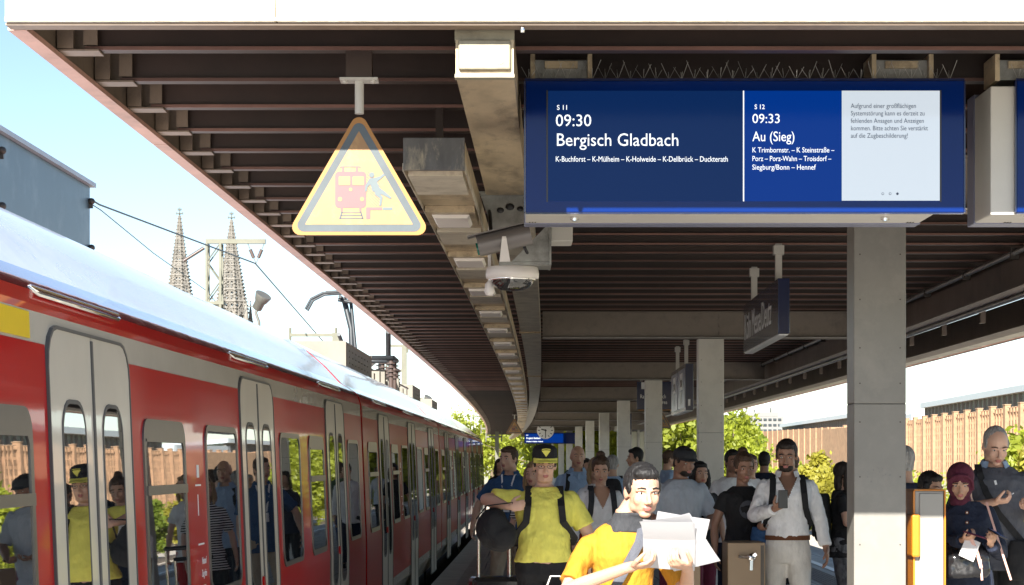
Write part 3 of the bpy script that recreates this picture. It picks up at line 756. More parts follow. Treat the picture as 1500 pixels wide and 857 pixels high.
# ------------------------------------------------------------------ catenary masts and wires
def lattice_mast(p, H, wd, arm, label):
    t = thing('lattice_mast', label, 'mast', p)
    q = MB()
    for a in (-1, 1):
        for b in (-1, 1): q.box(a * wd / 2 - .035, a * wd / 2 + .035, b * wd / 2 - .035, b * wd / 2 + .035, 0, H)
    q.build('uprights', M['mast'], t)
    q = MB(); n = int(H / .55)
    for k in range(n):
        z0, z1 = k * H / n, (k + 1) * H / n; s_ = 1 if k % 2 else -1
        for b in (-1, 1):
            q.tube([(-wd / 2 * s_, b * wd / 2, z0), (wd / 2 * s_, b * wd / 2, z1)], .02, 4); q.tube([(b * wd / 2, -wd / 2 * s_, z0), (b * wd / 2, wd / 2 * s_, z1)], .02, 4)
    q.box(-wd * .8, wd * .75, -wd * .6, wd * .6, H * .80, H * .80 + .09)
    q.build('lacing', M['mast'], t)
    q = MB(); q.box(-wd / 2 - .05, arm, -.07, .07, H, H + .13); q.build('crossarm', M['mast'], t)
    return t
m1 = px(314, 357, 60)
mt = lattice_mast((m1.x, 60, -1), m1.z + 1, .40, 1.5, 'pale lattice catenary mast with crossarm in front of the right cathedral spire')
hx = 1.5
q = MB()
j = Vector((1.22, 0, m1.z + 1 - .58))
for a in (.98, 1.46):
    top = Vector((a, 0, m1.z + 1)); q.tube([top, j], .012, 5)
    mid0, mid1 = top.lerp(j, .3), top.lerp(j, .72)
    q.tube([mid0, mid1], .05, 8, 1)
q.build('insulator_pair', [M['mast'], M['insul']], mt)
q = MB(); q.tube([(-.9, 0, m1.z + 1 - .5), (-.3, 0, m1.z + 1 - .12)], .05, 6, 1); q.build('tension_insulator', [M['mast'], M['insul']], mt)
J = Vector((m1.x + j.x, 60, j.z - 1))
m2 = px(604, 528 + 62, 78)
lattice_mast((px(604, 590, 78).x, 78, -1), 1 + EYE + (675 - 588) / 3000 * 78 , .4, .4, 'short distant lattice mast beyond the roof louvres')
def mast2(x, y, d, arms, label):
    p = px(x, y, d); t = thing('steel_mast', label, 'mast', (p.x, d, -1))
    q = MB(); q.box(-.12, .12, -.1, .1, 0, p.z + 1); q.build('post', M['mast'], t)
    for (a, b, yy) in arms:
        z = EYE + (675 - yy) / 3000 * d + 1; q = MB(); q.box((a - x) / 3000 * d, (b - x) / 3000 * d, -.06, .06, z - .05, z + .06)
        for e in (a, b): q.tube([((e - x) / 3000 * d, 0, z - .3), ((e - x) / 3000 * d, 0, z + .25)], .05, 6)
        q.build('crossarm', M['mast'], t)
    return t
mast2(592, 506, 92, [(571, 597, 507), (566, 590, 543)], 'thin pale mast with short arms right of the pantograph')
mast2(492, 488, 70, [(425, 492, 491)], 'low crossarm mast left of the pantograph')
mast2(728, 632, 130, [(712, 735, 640), (705, 735, 628)], 'pale signal mast beyond the end of the train')
mast2(765, 630, 175, [(738, 770, 634)], 'far pale mast beneath the end of the canopy edge')
def wire(pts, r, label, grp='overhead wires beyond the train'):
    q = MB(); q.tube(pts, r * 1.35, 5); q.build('overhead_wire', M['wire'], label=label, category='wire', group=grp)
wire([px(-150, 120, 36), px(146, 300, 45), J - Vector((.02, 0, 0)), px(560, 600, 120)], .016, 'thick wire sagging from the blue block to the V-shaped insulators')
wire([px(-100, 150, 36), px(148, 308, 45), px(225, 371, 57), px(304, 427, 66), px(330, 460, 80)], .010, 'thin lower wire crossing in front of the left cathedral spire')
for k, Lw in enumerate((-3.22,)):
    wire([P(Lw, d, 4.62 + .0 * d) for d in range(20, 180, 10)], .009, 'contact wire straight above the red train')
    wire([P(Lw, d, 5.5 - .5 * math.sin((d - 20) / 60 * math.pi) ** 2) for d in range(10, 180, 5)], .009, 'messenger wire sagging above the red train')

# ------------------------------------------------------------------ cathedral
ca = thing('gothic_cathedral', 'twin openwork gothic cathedral spires far behind the train roof', 'cathedral')
DC = 1200.0
def spire(x, ytop, wscale, mirror=1):
    top = px(x, ytop, DC); X = top.x; zt = top.z; Y = DC
    th = [math.pi / 8 + k * math.pi / 4 for k in range(8)]
    Hs = 56.0; rb = 10.2 * wscale
    def rad(h): return .55 + (rb - .55) * (h / Hs) ** 1.06
    def pt(k, h, e=0): r = rad(h) + e; return Vector((X + math.cos(th[k % 8]) * r, Y + math.sin(th[k % 8]) * r, zt - 5 - h))
    q = MB()
    for k in range(8):
        q.tube([pt(k, h) for h in np.linspace(0, Hs, 9)], [.28 + .50 * i / 8 for i in range(9)], 4, smooth=False)
    q.build('spire_ribs', M['stone'], ca)
    q = MB(); h = 1.5
    while h < Hs:
        for k in range(8):
            c = pt(k, h, .35 + .012 * h); s_ = .38 + .010 * h
            q.ell(c, (s_ * 1.15, s_ * 1.15, s_ * .8), 5, 3, smooth=False)
        h += 2.1
    q.build('crockets', M['stone'], ca, kind='stuff')
    q = MB(); tr_ = MB()
    hs = [0, 4, 8.5, 13.5, 18.5, 24, 29.5, 35, 41, 48, 56]
    for i, h in enumerate(hs):
        q.tube([pt(k, h) for k in range(9)], .32 + .01 * h, 4, smooth=False)
    for h0, h1 in zip(hs, hs[1:]):
        for k in range(8):
            a0, b0_, a1, b1_ = pt(k, h0), pt(k + 1, h0), pt(k, h1), pt(k + 1, h1)
            def U(u, v): return a0.lerp(b0_, u).lerp(a1.lerp(b1_, u), v)
            t_ = .13 + .004 * h1
            tr_.tube([U(.5, 0), U(.5, 1)], t_ * 1.2, 4, smooth=False)
            for (u0, v0, u1, v1) in ((0, .28, .5, .02), (1, .28, .5, .02), (.02, .5, .98, .5), (0, .98, .5, .55), (1, .98, .5, .55)):
                tr_.tube([U(u0, v0), U(u1, v1)], t_, 4, smooth=False)
            for (cu, cv) in ((.27, .30), (.73, .30), (.27, .76), (.73, .76)):
                rr = .19
                tr_.tube([U(cu + rr * math.cos(a), cv + rr * .8 * math.sin(a)) for a in np.linspace(0, 2 * math.pi, 7)], t_, 3, smooth=False)
    q.build('spire_bands', M['stone'], ca, kind='stuff'); tr_.build('spire_tracery', M['stone'], ca, kind='stuff')
    f = MB(); f.tube([(X, Y, zt - 6), (X, Y, zt)], [.55, .25], 6); 
    for zz, rr in ((zt - 3.6, 1.7), (zt - 1.3, .8)):
        f.ell((X, Y, zz), (rr, .5, .45), 8, 5); f.ell((X, Y, zz), (.5, rr, .45), 8, 5)
        for a in (-1, 1): f.ell((X + a * rr, Y, zz + .2), (.45, .45, .8), 6, 4)
    f.build('finial', M['lead'], ca, kind='stuff')
    # octagon storey with gables and corner pinnacles, then the square tower
    z0 = zt - 5 - Hs
    o = MB()
    r8 = [[Vector((X + math.cos(t_) * r_, Y + math.sin(t_) * r_, z)) for t_ in th] for z, r_ in ((z0, rb * .96), (z0 - 24, rb * 1.02))]
    for k in range(8):
        for (a, b, m_) in ((0, .18, 0), (.82, 1, 0), (.44, .56, 0)):
            A, B = r8[0][k], r8[0][(k + 1) % 8]; C, D_ = r8[1][k], r8[1][(k + 1) % 8]
            n_ = ((A + B) / 2 - Vector((X, Y, A.z))).normalized() * .9
            vs = [A.lerp(B, a), A.lerp(B, b), C.lerp(D_, b), C.lerp(D_, a)]; o.add([v + n_ for v in vs] + [v - n_ for v in vs], [(0, 1, 2, 3), (7, 6, 5, 4), (0, 3, 7, 4), (1, 5, 6, 2), (3, 2, 6, 7), (0, 4, 5, 1)])
        A, B = r8[0][k], r8[0][(k + 1) % 8]; o.tube([A + Vector((0, 0, -.5)), (A + B) / 2 + Vector((0, 0, 6.5)), B + Vector((0, 0, -.5))], .5, 4)
        o.tube([A, B], .8, 4)
    o.build('octagon_storey', M['stone'], ca)
    o = MB()
    def pinn(cx, cy, zb_, h_, r_):
        o.tube([(cx, cy, zb_), (cx, cy, zb_ + h_ * .45)], r_, 8, smooth=False); o.tube([(cx, cy, zb_ + h_ * .45), (cx, cy, zb_ + h_)], [r_ * 1.1, .08], 8, smooth=False)
        for j_ in range(7):
            rr = r_ * 1.1 * (1 - j_ / 7.2)
            for k in range(4): o.ell((cx + rr * math.cos(k * 1.57 + .8), cy + rr * math.sin(k * 1.57 + .8), zb_ + h_ * (.47 + .52 * j_ / 7)), (.35, .35, .3), 5, 3)
        o.ell((cx, cy, zb_ + h_), (.5, .5, .5), 5, 3)
    for a in (-1, 1):
        for b in (-1, 1):
            pinn(X + a * 10.8 * wscale, Y + b * 10.8 * wscale, z0 - 24, 33, 1.9)
            pinn(X + a * 12.6 * wscale, Y + b * 8.2 * wscale, z0 - 24, 21, 1.1); pinn(X + a * 8.0 * wscale, Y + b * 12.8 * wscale, z0 - 24, 22, 1.1)
            pinn(X + a * 6.0 * wscale, Y + b * 11.4 * wscale, z0 - 14, 18, .8)
    o.build('pinnacles', M['stone'], ca, kind='stuff')
    o = MB(); o.box(X - 12.5, X + 12.5, Y - 12.5, Y + 12.5, -2, z0 - 24)
    for a in np.linspace(-12.5, 12.5, 6): o.box(X + a - .7, X + a + .7, Y - 13.6, Y - 12.51, -2, z0 - 22); o.box(X + 12.51, X + 13.6, Y + a - .7, Y + a + .7, -2, z0 - 22)
    o.build('tower', M['stone'], ca)
spire(263, 304, .76); spire(339, 310, .92)
o = MB(); o.prism([(-170, -2), (-120, -2), (-120, 40), (-132, 60), (-158, 60), (-170, 40)], 1120, 1190); o.build('nave', M['stone'], ca)

# ------------------------------------------------------------------ trees
def leaf_cloud(name, cx, cz, rx, ry, rz, nclump, nleaf, size, seed, m, parent):
    rg = np.random.default_rng(seed)
    c = rg.normal(size=(nclump, 3)); c /= np.linalg.norm(c, axis=1)[:, None]; c *= (rg.random((nclump, 1)) ** .42); c[:, 2] = c[:, 2] * rz + cz; c[:, 0] *= rx; c[:, 1] *= ry
    per = nleaf // nclump; cr = rg.uniform(.16, .34, nclump) * min(rx, rz)
    p = np.repeat(c, per, 0) + rg.normal(size=(nclump * per, 3)) * np.repeat(cr, per)[:, None] * .62
    n = len(p); a = rg.normal(size=(n, 3)); a /= np.linalg.norm(a, axis=1)[:, None]; b = rg.normal(size=(n, 3)); b -= a * (a * b).sum(1)[:, None]; b /= np.linalg.norm(b, axis=1)[:, None]
    s = rg.uniform(.6, 1.3, (n, 1)) * size
    q = np.stack([p - a * s, p + b * s * .55, p + a * s, p - b * s * .55], 1).reshape(-1, 3)
    me = bpy.data.meshes.new(name); me.vertices.add(n * 4); me.vertices.foreach_set('co', q.ravel())
    me.loops.add(n * 4); me.loops.foreach_set('vertex_index', np.arange(n * 4)); me.polygons.add(n); me.polygons.foreach_set('loop_start', np.arange(n) * 4); me.polygons.foreach_set('loop_total', np.full(n, 4))
    me.update(calc_edges=True); me.validate(); me.materials.append(m)
    return inst(name, me, parent)
def tree(x, d, H, W, label, seed, m='leaf', nleaf=9000, zb=-1.15, size=.2):
    t = thing('deciduous_tree', label, 'tree', (x, d, zb), 0, 'leafy trees around the tracks')
    rr = random.Random(seed); q = MB()
    q.tube([(0, 0, 0), (.1, 0, H * .3), (.0, .1, H * .6), (.1, 0, H * .85)], [.03 * H, .022 * H, .013 * H, .003 * H], 8)
    for k in range(9):
        a = rr.uniform(0, 6.28); z = H * rr.uniform(.25, .6); r = W * rr.uniform(.3, .48)
        q.tube([(0.05, 0, z), (math.cos(a) * r * .5, math.sin(a) * r * .5, z + H * .1), (math.cos(a) * r, math.sin(a) * r, z + H * rr.uniform(.15, .3))], [.012 * H, .008 * H, .003 * H], 5)
    q.build('trunk', M['bark'], t)
    leaf_cloud('crown', 0, H * .58, W * .46, W * .46, H * .40, 55, nleaf, size, seed, M[m], t)
    return t
TL = [  # x pix, top y, depth, width m
    (1072, 608, 95, 3.4, 'leaf', 'bright yellow-green tree right of the second pillar'),
    (1000, 590, 105, 8, 'leaf', 'large yellow-green tree behind the grey t-shirt man'),
    (1045, 600, 118, 6, 'leaf2', 'green tree behind the woman in the black top'),
    (930, 600, 112, 8, 'leaf', 'yellow-green tree between the third and fourth pillars'),
    (890, 605, 125, 8, 'leaf', 'yellow-green tree between the fourth and fifth pillars'),
    (850, 612, 138, 8, 'leaf2', 'green tree beyond the far end of the platform'),
    (815, 610, 160, 9, 'leaf', 'green tree behind the cap of the man in yellow'),
    (765, 612, 190, 11, 'leaf', 'tree straight beyond the end of the canopy'),
    (720, 604, 205, 12, 'leaf', 'tall tree above the tail of the train'),
    (690, 630, 230, 14, 'leaf2', 'darker tree left of the train tail'),
    (1196, 662, 70, 1.3, 'leaf3', 'slim yellowish tree before the brick wall, left of the masked woman'),
    (1178, 680, 72, 1.2, 'leaf', 'small round tree behind the man in white'),
    (1213, 682, 68, 1.2, 'leaf3', 'low autumn-tinted tree behind the masked woman'),
    (1497, 632, 62, 2.6, 'leaf', 'green tree at the right, beside the tall man in grey'),
    (1560, 640, 60, 2.8, 'leaf3', 'yellowish tree at the far right beyond the tall man'),
    (1112, 678, 85, 1.4, 'leaf', 'low green tree behind the white-shirted man'),
    (1290, 690, 75, 3, 'leaf2', 'low tree hidden behind the nearest pillar'),
]
for i, (xp, yp, d, W, m_, lab) in enumerate(TL):
    p = px(xp, yp, d); H = p.z + 1.15
    tree(p.x, d, H * 1.02, W, lab, 40 + i, m_, int(2600 + W * 1000), size=.13 if W < 4 else .2)
hd = MB()
leaf_cloud('undergrowth', 0, 0, 1, 1, 1, 2, 10, .1, 1, M['leaf'], None)
bpy.data.objects.remove(bpy.data.objects['undergrowth'])
def strip_green(name, L, d0, d1, h, n, size, m, seed):
    rg = np.random.default_rng(seed); d = rg.uniform(d0, d1, n); x = L + off(0) + .024 * d - .00014 * d * d + rg.normal(size=n) * .9
    z = -1.1 + h * rg.random(n) ** .8 * (.55 + .45 * np.sin(d * .55) * np.sin(d * .21 + 1))
    p = np.stack([x, d, z], 1); a = rg.normal(size=(n, 3)); a /= np.linalg.norm(a, axis=1)[:, None]; b = rg.normal(size=(n, 3)); b -= a * (a * b).sum(1)[:, None]; b /= np.linalg.norm(b, axis=1)[:, None]
    s = rg.uniform(.6, 1.3, (n, 1)) * size; q = np.stack([p - a * s, p + b * s * .5, p + a * s, p - b * s * .5], 1).reshape(-1, 3)
    me = bpy.data.meshes.new(name); me.from_pydata([tuple(v) for v in q], [], [tuple(range(4 * i, 4 * i + 4)) for i in range(n)]); me.materials.append(M[m])
    inst(name, me, kind='stuff', label='unkempt green growth along the railway', category='undergrowth')
strip_green('undergrowth', 17.5, 5, 150, 2.3, 42000, .11, 'leaf', 5)
strip_green('undergrowth', -17, 30, 230, 2.0, 16000, .16, 'leaf2', 6)
# ------------------------------------------------------------------ warning triangles
def tri(half, h, r, n=6):
    A = [(-half, 0), (half, 0), (0, h)]; out = []
    for i in range(3):
        p0, p, p1 = Vector(A[i - 1]), Vector(A[i]), Vector(A[(i + 1) % 3])
        u, v = (p0 - p).normalized(), (p1 - p).normalized(); ang = u.angle(v); t = r / math.tan(ang / 2)
        c = p + (u + v).normalized() * (r / math.sin(ang / 2)); a, b = p + u * t - c, p + v * t - c
        a0 = math.atan2(a.y, a.x); b0_ = math.atan2(b.y, b.x)
        while b0_ < a0: b0_ += 2 * math.pi
        for k in range(n + 1):
            th = a0 + (b0_ - a0) * k / n; out.append((c.x + r * math.cos(th), c.y + r * math.sin(th)))
    return out
def warning(d, label, first=None):
    if first: return dup(first, P(-.925 + 0, d, 0), None, label)
    t = thing('warning_triangle', label, 'warning sign', P(-.925, d, 0), 0, 'yellow warning triangles over the platform')
    z = EYE + 1.047; H = .585; W = .338
    def pl(poly, y0, y1, m, name, par=t):
        q = MB(); q.prism(poly, y0, y1); return q.build(name, m, par)
    def sh(p, dz=0, dx=0): return [(x + dx, zz + z + dz) for x, zz in p]
    face = pl(sh(tri(W, H, .038)), .0, .016, M['yelloworange'], 'sign_plate')
    pl(sh(tri(W - .030, H - .051, .030), .0155), -.0012, -.0002, M['signblack'], 'black_border', face)
    pl(sh(tri(W - .087, H - .150, .003), .048), -.0026, -.0014, M['yellow'], 'yellow_field', face)
    def pp(x, y): return ((x - 525.5) / 3000 * 9.6, (347 - y) / 3000 * 9.6)      # pictogram coordinates on the plate
    def poly(pts, m, name, y=-.0040, th=.001): return pl(sh([pp(*p) for p in pts]), y, y + th, m, name, face)
    def rr(x0, x1, y0, y1, r, n=4):
        o = []
        for cx, cy, a0 in ((x0 + r, y1 - r, 180), (x1 - r, y1 - r, 270), (x1 - r, y0 + r, 0), (x0 + r, y0 + r, 90)):
            for k in range(n + 1):
                a = R(a0 + 90 * k / n); o.append((cx + r * math.cos(a), cy - r * math.sin(a)))
        return o
    poly([(p[0], p[1]) for p in rr(491, 536, 255, 308, 6)], M['signmauve'], 'tram_front')
    for a, b in ((496, 513), (516, 533)): poly(rr(a, b, 262, 275, 1.5), M['yellow'], 'tram_window', -.0054)
    for cx, cy, r in ((513.5, 281, 2.6), (498, 295, 3.2), (530, 295, 3.2)):
        poly([(cx + r * math.cos(a), cy - r * math.sin(a)) for a in np.linspace(0, 2 * math.pi, 12, endpoint=False)][::1], M['yellow'], 'tram_lamp', -.0054)
    poly([(501, 255), (504, 255), (504, 249), (501, 249)][::-1], M['signmauve'], 'collector'); poly([(521, 255), (524, 255), (524, 249), (521, 249)][::-1], M['signmauve'], 'collector')
    poly([(497, 250), (500, 247.5), (526, 247.5), (529, 250), (527, 250), (525, 249), (501, 249), (499, 250)][::-1], M['signmauve'], 'collector')
    for a in (499, 526): poly([(a, 308), (a + 3, 308), (a + 3, 313), (a, 313)][::-1], M['signmauve'], 'tram_foot')
    for pts in ([(500, 313), (502, 313), (499, 324), (496.5, 324)], [(527, 313), (529, 313), (532.5, 324), (530, 324)], [(500, 314), (529, 314), (529, 315.3), (500, 315.3)], [(499, 318), (530, 318), (530, 319.5), (499, 319.5)], [(498, 322), (531, 322), (531, 323.6), (498, 323.6)]):
        poly(pts[::-1], M['signblack'], 'track_mark')
    poly([(536, 307), (559, 307), (559, 311), (542, 311), (542, 324), (536, 324)][::-1], M['signmauve'], 'kerb_mark'); poly([(560, 307), (574, 307), (574, 311), (560, 311)][::-1], M['signblue'], 'kerb_mark')
    for k in range(13):
        x0, y0 = 537, 254 + k * 4; x1, y1 = min(558, 537 + 22), 254 + k * 4 + 20
        if y1 > 305: x1 = 537 + (305 - y0); y1 = 305
        if x1 > x0: poly([(x0, y0), (x1, y1), (x1, y1 + 1.1), (x0, y0 + 1.1)][::-1], M['signmauve'], 'hatching', -.0038, .0006)
    for pts in ([(540, 259), (543, 256), (547, 257), (548, 261), (545, 264), (541, 263)],                       # head
                [(541, 265), (549, 264), (556, 262), (561, 258), (563, 261), (557, 266), (552, 270), (556, 280), (551, 285), (545, 284), (542, 274), (538, 278), (537, 284), (534, 284), (535, 275)],
                [(549, 281), (556, 279), (564, 285), (573, 293), (571, 295), (560, 289), (554, 287)],
                [(548, 284), (554, 285), (560, 292), (558, 305), (555, 305), (556, 294), (549, 289)]):
        poly(pts[::-1], M['signblue'], 'falling_figure', -.0052)
    q = MB(); q.tube([(0, .02, z + H - .02), (0, .02, EYE + 1.762)], .021, 12); q.build('hanging_tube', M['housing'], t)
    q = MB(); q.box(-.088, .088, -.03, .07, EYE + 1.762, EYE + 1.774)
    for s in (-.065, .065): q.tube([(s, .0, EYE + 1.750), (s, .0, EYE + 1.762)], .012, 6)
    q.build('mounting_plate', M['housing'], t)
    q = MB(); q.box(-.06, .06, -.02, .06, EYE + 1.775, EYE + 1.899); q.build('drop_bracket', M['purlin'], t)
    q = MB(); q.box(-.2, .2, .0165, .03, z + .1, z + .14); q.box(-.03, .03, .0165, .03, z + .02, z + H - .05); q.build('rear_stiffener', M['steelgrey'], t)
    return t
w0 = warning(9.5, 'large yellow triangle warning of passing trains, hanging nearest left of the ducts')
warning(79, 'small distant yellow warning triangle above the blue-shirted man with lanyard', w0)
w2 = dup(w0, (4.82, 66, 0), None, 'orange-rimmed warning triangle peeping out right of the third pillar')
# ------------------------------------------------------------------ departure displays
def display(x0, x1, d, label, texts=True, left_inset=.0):
    t = thing('departure_display', label, 'display')
    zt, zb = EYE + (675 - 118) / 3000 * d, EYE + (675 - 311) / 3000 * d
    q = MB(); q.box(x0, x1, d, d + .03, zb, zt); gl = q.build('front_glass', M['navygloss'], t, bevel=.004)
    q = MB(); q.box(x0 - .004, x1 + .004, d + .006, d + .034, zt, zt + .012); q.box(x0 - .008, x0 - .001, d + .004, d + .034, zb, zt); q.box(x1 + .001, x1 + .008, d + .004, d + .034, zb, zt); q.box(x0, x1, d + .004, d + .034, zb - .006, zb - .001); q.build('glass_edge', M['navy'], t)
    bx1 = x1 - .14; bx0 = x0 + .0
    q = MB()
    prof_ = [(d + .036, zb - .008), (d + .38, zb - .008), (d + .38, zt - .02), (d + .036, zt - .02)]
    q.prismx(prof_, bx0 + left_inset, bx1); q.build('housing', M['housing'], t, bevel=.006)
    q = MB(); q.box(bx0 + left_inset - .004, bx1 + .006, d + .384, d + .53, zb - .012, zt); q.build('rear_glass', M['underblue'], t, bevel=.004)
    q = MB()
    for x in (x0 + .24, x1 - .36): q.tube([(x, d + .12, zb - .022), (x, d + .12, zb - .009)], .022, 12); q.tube([(x, d + .12, zb - .028), (x, d + .12, zb - .022)], .014, 8)
    q.build('lock', M['chrome'], t)
    q = MB()
    for b in (x0 + .02, bx1 - .07):
        for k in range(3): q.box(b + k * .014, b + k * .014 + .006, d + .33, d + .37, zb - .0105, zb - .0085)
    q.build('vent_slots', M['screw'], t)
    return t, gl, zt, zb
DD = 9.90
t, gl, zt, zb = display(.066, 2.185, DD, 'large blue departure display for Bergisch Gladbach and Au (Sieg) under the canopy')
def F(x, y, d=DD): p = px(x, y, d); return p.x, p.z
def scr(x0, x1, y0, y1, m, name, dep=-.002):
    a, b = F(x0, y1), F(x1, y0); q = MB(); q.box(a[0], b[0], DD + dep, DD + dep + .0015, a[1], b[1]); return q.build(name, m, gl)
s1 = scr(803, 1088, 133, 295, M['screenL'], 'screen_panel'); scr(1088.3, 1090, 133, 295, M['textw'], 'divider'); scr(1090.3, 1232.7, 133, 295, M['screenM'], 'screen_panel'); scr(1233, 1376.5, 133, 294, M['screenW'], 'screen_panel')
scr(800.5, 802.5, 132, 296, M['black'], 'screen_bezel'); scr(1377, 1379, 132, 296, M['black'], 'screen_bezel')
def T(s, x, y, hpx, m='textw', sx=.84, bold=0, sp=1.0, x2=None):       # baseline at y, cap height hpx, ends at x2
    a = F(x, y); o = text(s, hpx / 3000 * DD / .72, M[m], gl, (a[0], DD - .0035, a[1]), sx=sx, bold=bold, sp=sp)
    if x2: o['fit'] = (x2 - x) / 3000 * DD
    return o
T('S 11', 815.5, 161, 7.2, bold=.0002, x2=830.5); T('09:30', 813.5, 185, 17.8, x2=866); T('Bergisch Gladbach', 814, 213.8, 19.0, x2=993.5)
T('K-Buchforst – K-Mülheim – K-Holweide – K-Dellbrück – Duckterath', 813.5, 237, 8.2, x2=1066)
T('S 12', 1105, 160, 7, bold=.0002, x2=1120); T('09:33', 1101.5, 180.5, 14, x2=1142); T('Au (Sieg)', 1102, 207, 14.8, x2=1163.5)
for k, (s, e) in enumerate((('K Trimbornstr. – K Steinstraße –', 1222), ('Porz – Porz-Wahn – Troisdorf –', 1217.5), ('Siegburg/Bonn – Hennef', 1195))): T(s, 1101.5, 223.5 + 12.6 * k, 7.8, x2=e)
for k, (s, e) in enumerate((('Aufgrund einer großflächigen', 1341.5), ('Systemstörung kann es derzeit zu', 1354), ('fehlenden Ansagen und Anzeigen', 1353), ('kommen. Bitte achten Sie verstärkt', 1359), ('auf die Zugbeschilderung!', 1329.5))): T(s, 1246, 158.5 + 10.9 * k, 7.0, 'textd', x2=e)
for k in range(3):
    a = F(1293 + 10.7 * k, 284)
    q = MB(); q.tube([(a[0], DD - .0040, a[1]), (a[0], DD - .0022, a[1])], .0062, 14, smooth=False); dt = q.build('page_dot', M['textd'], gl)
    if k < 2: q = MB(); q.tube([(a[0], DD - .0052, a[1]), (a[0], DD - .0042, a[1])], .0042, 14, smooth=False); q.build('dot_centre', M['screenW'], gl)
# ceiling mounts and bird spikes
def mounts(t, xs, zt, d):
    for x in xs:
        q = MB(); q.box(x - .13, x + .13, d + .10, d + .30, zt + .02, zt + .12); mo = q.build('ceiling_mount', M['steelgrey'], t, bevel=.004)
        q = MB(); q.box(x - .08, x + .08, d + .08, d + .098, zt + .075, zt + .11); q.box(x - .15, x - .128, d + .06, d + .3, zt + .01, zt + .14); q.box(x + .128, x + .15, d + .06, d + .3, zt + .01, zt + .14); q.build('mount_plate', M['duct'], mo)
mounts(t, (.24, 1.9), zt, DD)
def spikes(t, x0, x1, zt, d, seed=3):
    rr = random.Random(seed); q = MB(); x = x0
    while x < x1:
        for a in (-.022, 0, .022, .0):
            h = rr.uniform(.05, .10) if a else rr.uniform(.03, .06)
            q.tube([(x, d + .05, zt + .012), (x + a * 1.6 + rr.uniform(-.006, .006), d + .05 + rr.uniform(-.03, .03), zt + .012 + h)], .0012, 3)
        x += .062
    q.box(x0, x1, d + .035, d + .065, zt + .0125, zt + .016); q.build('bird_spikes', M['pipe'], t)
spikes(t, .08, 2.18, zt, DD)
t2, gl2, zt2, zb2 = display(2.442, 4.57, DD, 'second departure display cut off by the right edge of the view', left_inset=-.12)
q = MB(); a, b = F(1520, 295), F(2100, 133); q.box(a[0], b[0], DD - .002, DD - .0005, a[1], b[1]); q.build('screen_panel', M['screenL'], gl2)
mounts(t2, (2.50, 4.3), zt2, DD); spikes(t2, 2.46, 4.5, zt2, DD, 5)
# far display and clock
t = thing('departure_display', 'small distant blue departure display beneath the platform clock', 'display')
a, b = px(768, 650, 105), px(828, 634, 105)
q = MB(); q.box(a.x, b.x + .9, 105, 105.4, a.z, b.z); g = q.build('housing', M['navygloss'], t)
q = MB(); q.box(a.x + .05, b.x - .1, 104.99, 104.998, a.z + .05, b.z - .05); q.build('screen_panel', M['screenM'], t)
for s_, x_, y_, h_ in (('S 11', 771, 638.3, 1.4), ('Bergisch Gladbach', 771, 643, 2.4), ('K-Buchforst – K-Mülheim – Duckterath', 771, 647.4, 1.3)):
    p = px(x_, y_, 104.98); text(s_, h_ / 3000 * 105 / .72, M['textw'], t, (p.x, 104.98, p.z), bold=.006)
t = thing('platform_clock', 'round white station clock hanging above the man in the yellow shirt', 'clock')
p = px(799, 630.5, 95); 
q = MB(); q.tube([(p.x, 94.9, p.z), (p.x, 95.1, p.z)], .40, 32, smooth=False); cl = q.build('clock_case', M['whiteplastic'], t)
q = MB(); q.tube([(p.x, 94.89, p.z), (p.x, 94.899, p.z)], .365, 32, smooth=False); q.build('clock_face', M['signwhite'], cl)
q = MB()
for k in range(12):
    a = k * math.pi / 6; u = Vector((math.sin(a), 0, math.cos(a))); c = Vector((p.x, 94.88, p.z)); q.ribbon([c + u * .26, c + u * .35], .035, .004, u.cross(Vector((0, 1, 0))))
for a, L_, w_ in ((R(-75), .2, .05), (R(180), .3, .035)):
    u = Vector((math.sin(a), 0, math.cos(a))); c = Vector((p.x, 94.87, p.z)); q.ribbon([c - u * .05, c + u * L_], w_, .004, u.cross(Vector((0, 1, 0))))
q.build('clock_hands', M['black'], cl)
q = MB(); q.tube([(p.x, 95, p.z + .35), (p.x, 95, EYE + 1.9)], .05, 8); q.build('clock_post', M['pipe'], t)

# ------------------------------------------------------------------ hanging platform signs
def hang_sign(L, d0, d1, z0, z1, th, label, face, posts, cat='sign'):
    t = thing('hanging_sign', label, cat)
    A, B = Vector((L + off(d0), d0, 0)), Vector((L + off(d1), d1, 0)); u = (B - A).normalized(); n = Vector((u.y, -u.x, 0))
    t.location = (A.x, A.y, 0); t.rotation_euler = (0, 0, math.atan2(u.y, u.x))     # local x runs along the sign away from the camera, local -y = platform right
    ln = (B - A).length
    q = MB(); q.box(0, ln, -th, 0, z0, z1); f = q.build('sign_box', M['navy'], t, bevel=.004)
    q = MB(); q.box(.02, ln - .02, -th + .012, -.012, z0 - .012, z0 - .001); q.build('light_strip', M['signwhite'], t)
    for s in posts:
        q = MB(); q.box(ln * s - .028, ln * s + .028, -th / 2 - .028, -th / 2 + .028, z1, EYE + 1.895); po = q.build('hanging_post', M['housing'], t)
        q = MB(); q.box(ln * s - .045, ln * s + .045, -th / 2 - .045, -th / 2 + .045, EYE + 1.80, EYE + 1.88); q.build('post_collar', M['housing'], po)
    return t, f, ln
t, f, ln = hang_sign(2.0 - .105, 17.5, 20.6, EYE + 1.085, EYE + 1.56, .10, 'long dark blue station name sign reading Köln Messe/Deutz', None, (.13, .82))
o = text('Köln Messe/Deutz', .36, M['signwhite'], f, (ln - .12, .003, EYE + 1.205), (R(90), 0, R(180)), .92)
o = text('Köln Messe/Deutz', .36, M['signwhite'], f, (.12, -.103, EYE + 1.205), (R(90), 0, 0), .92)
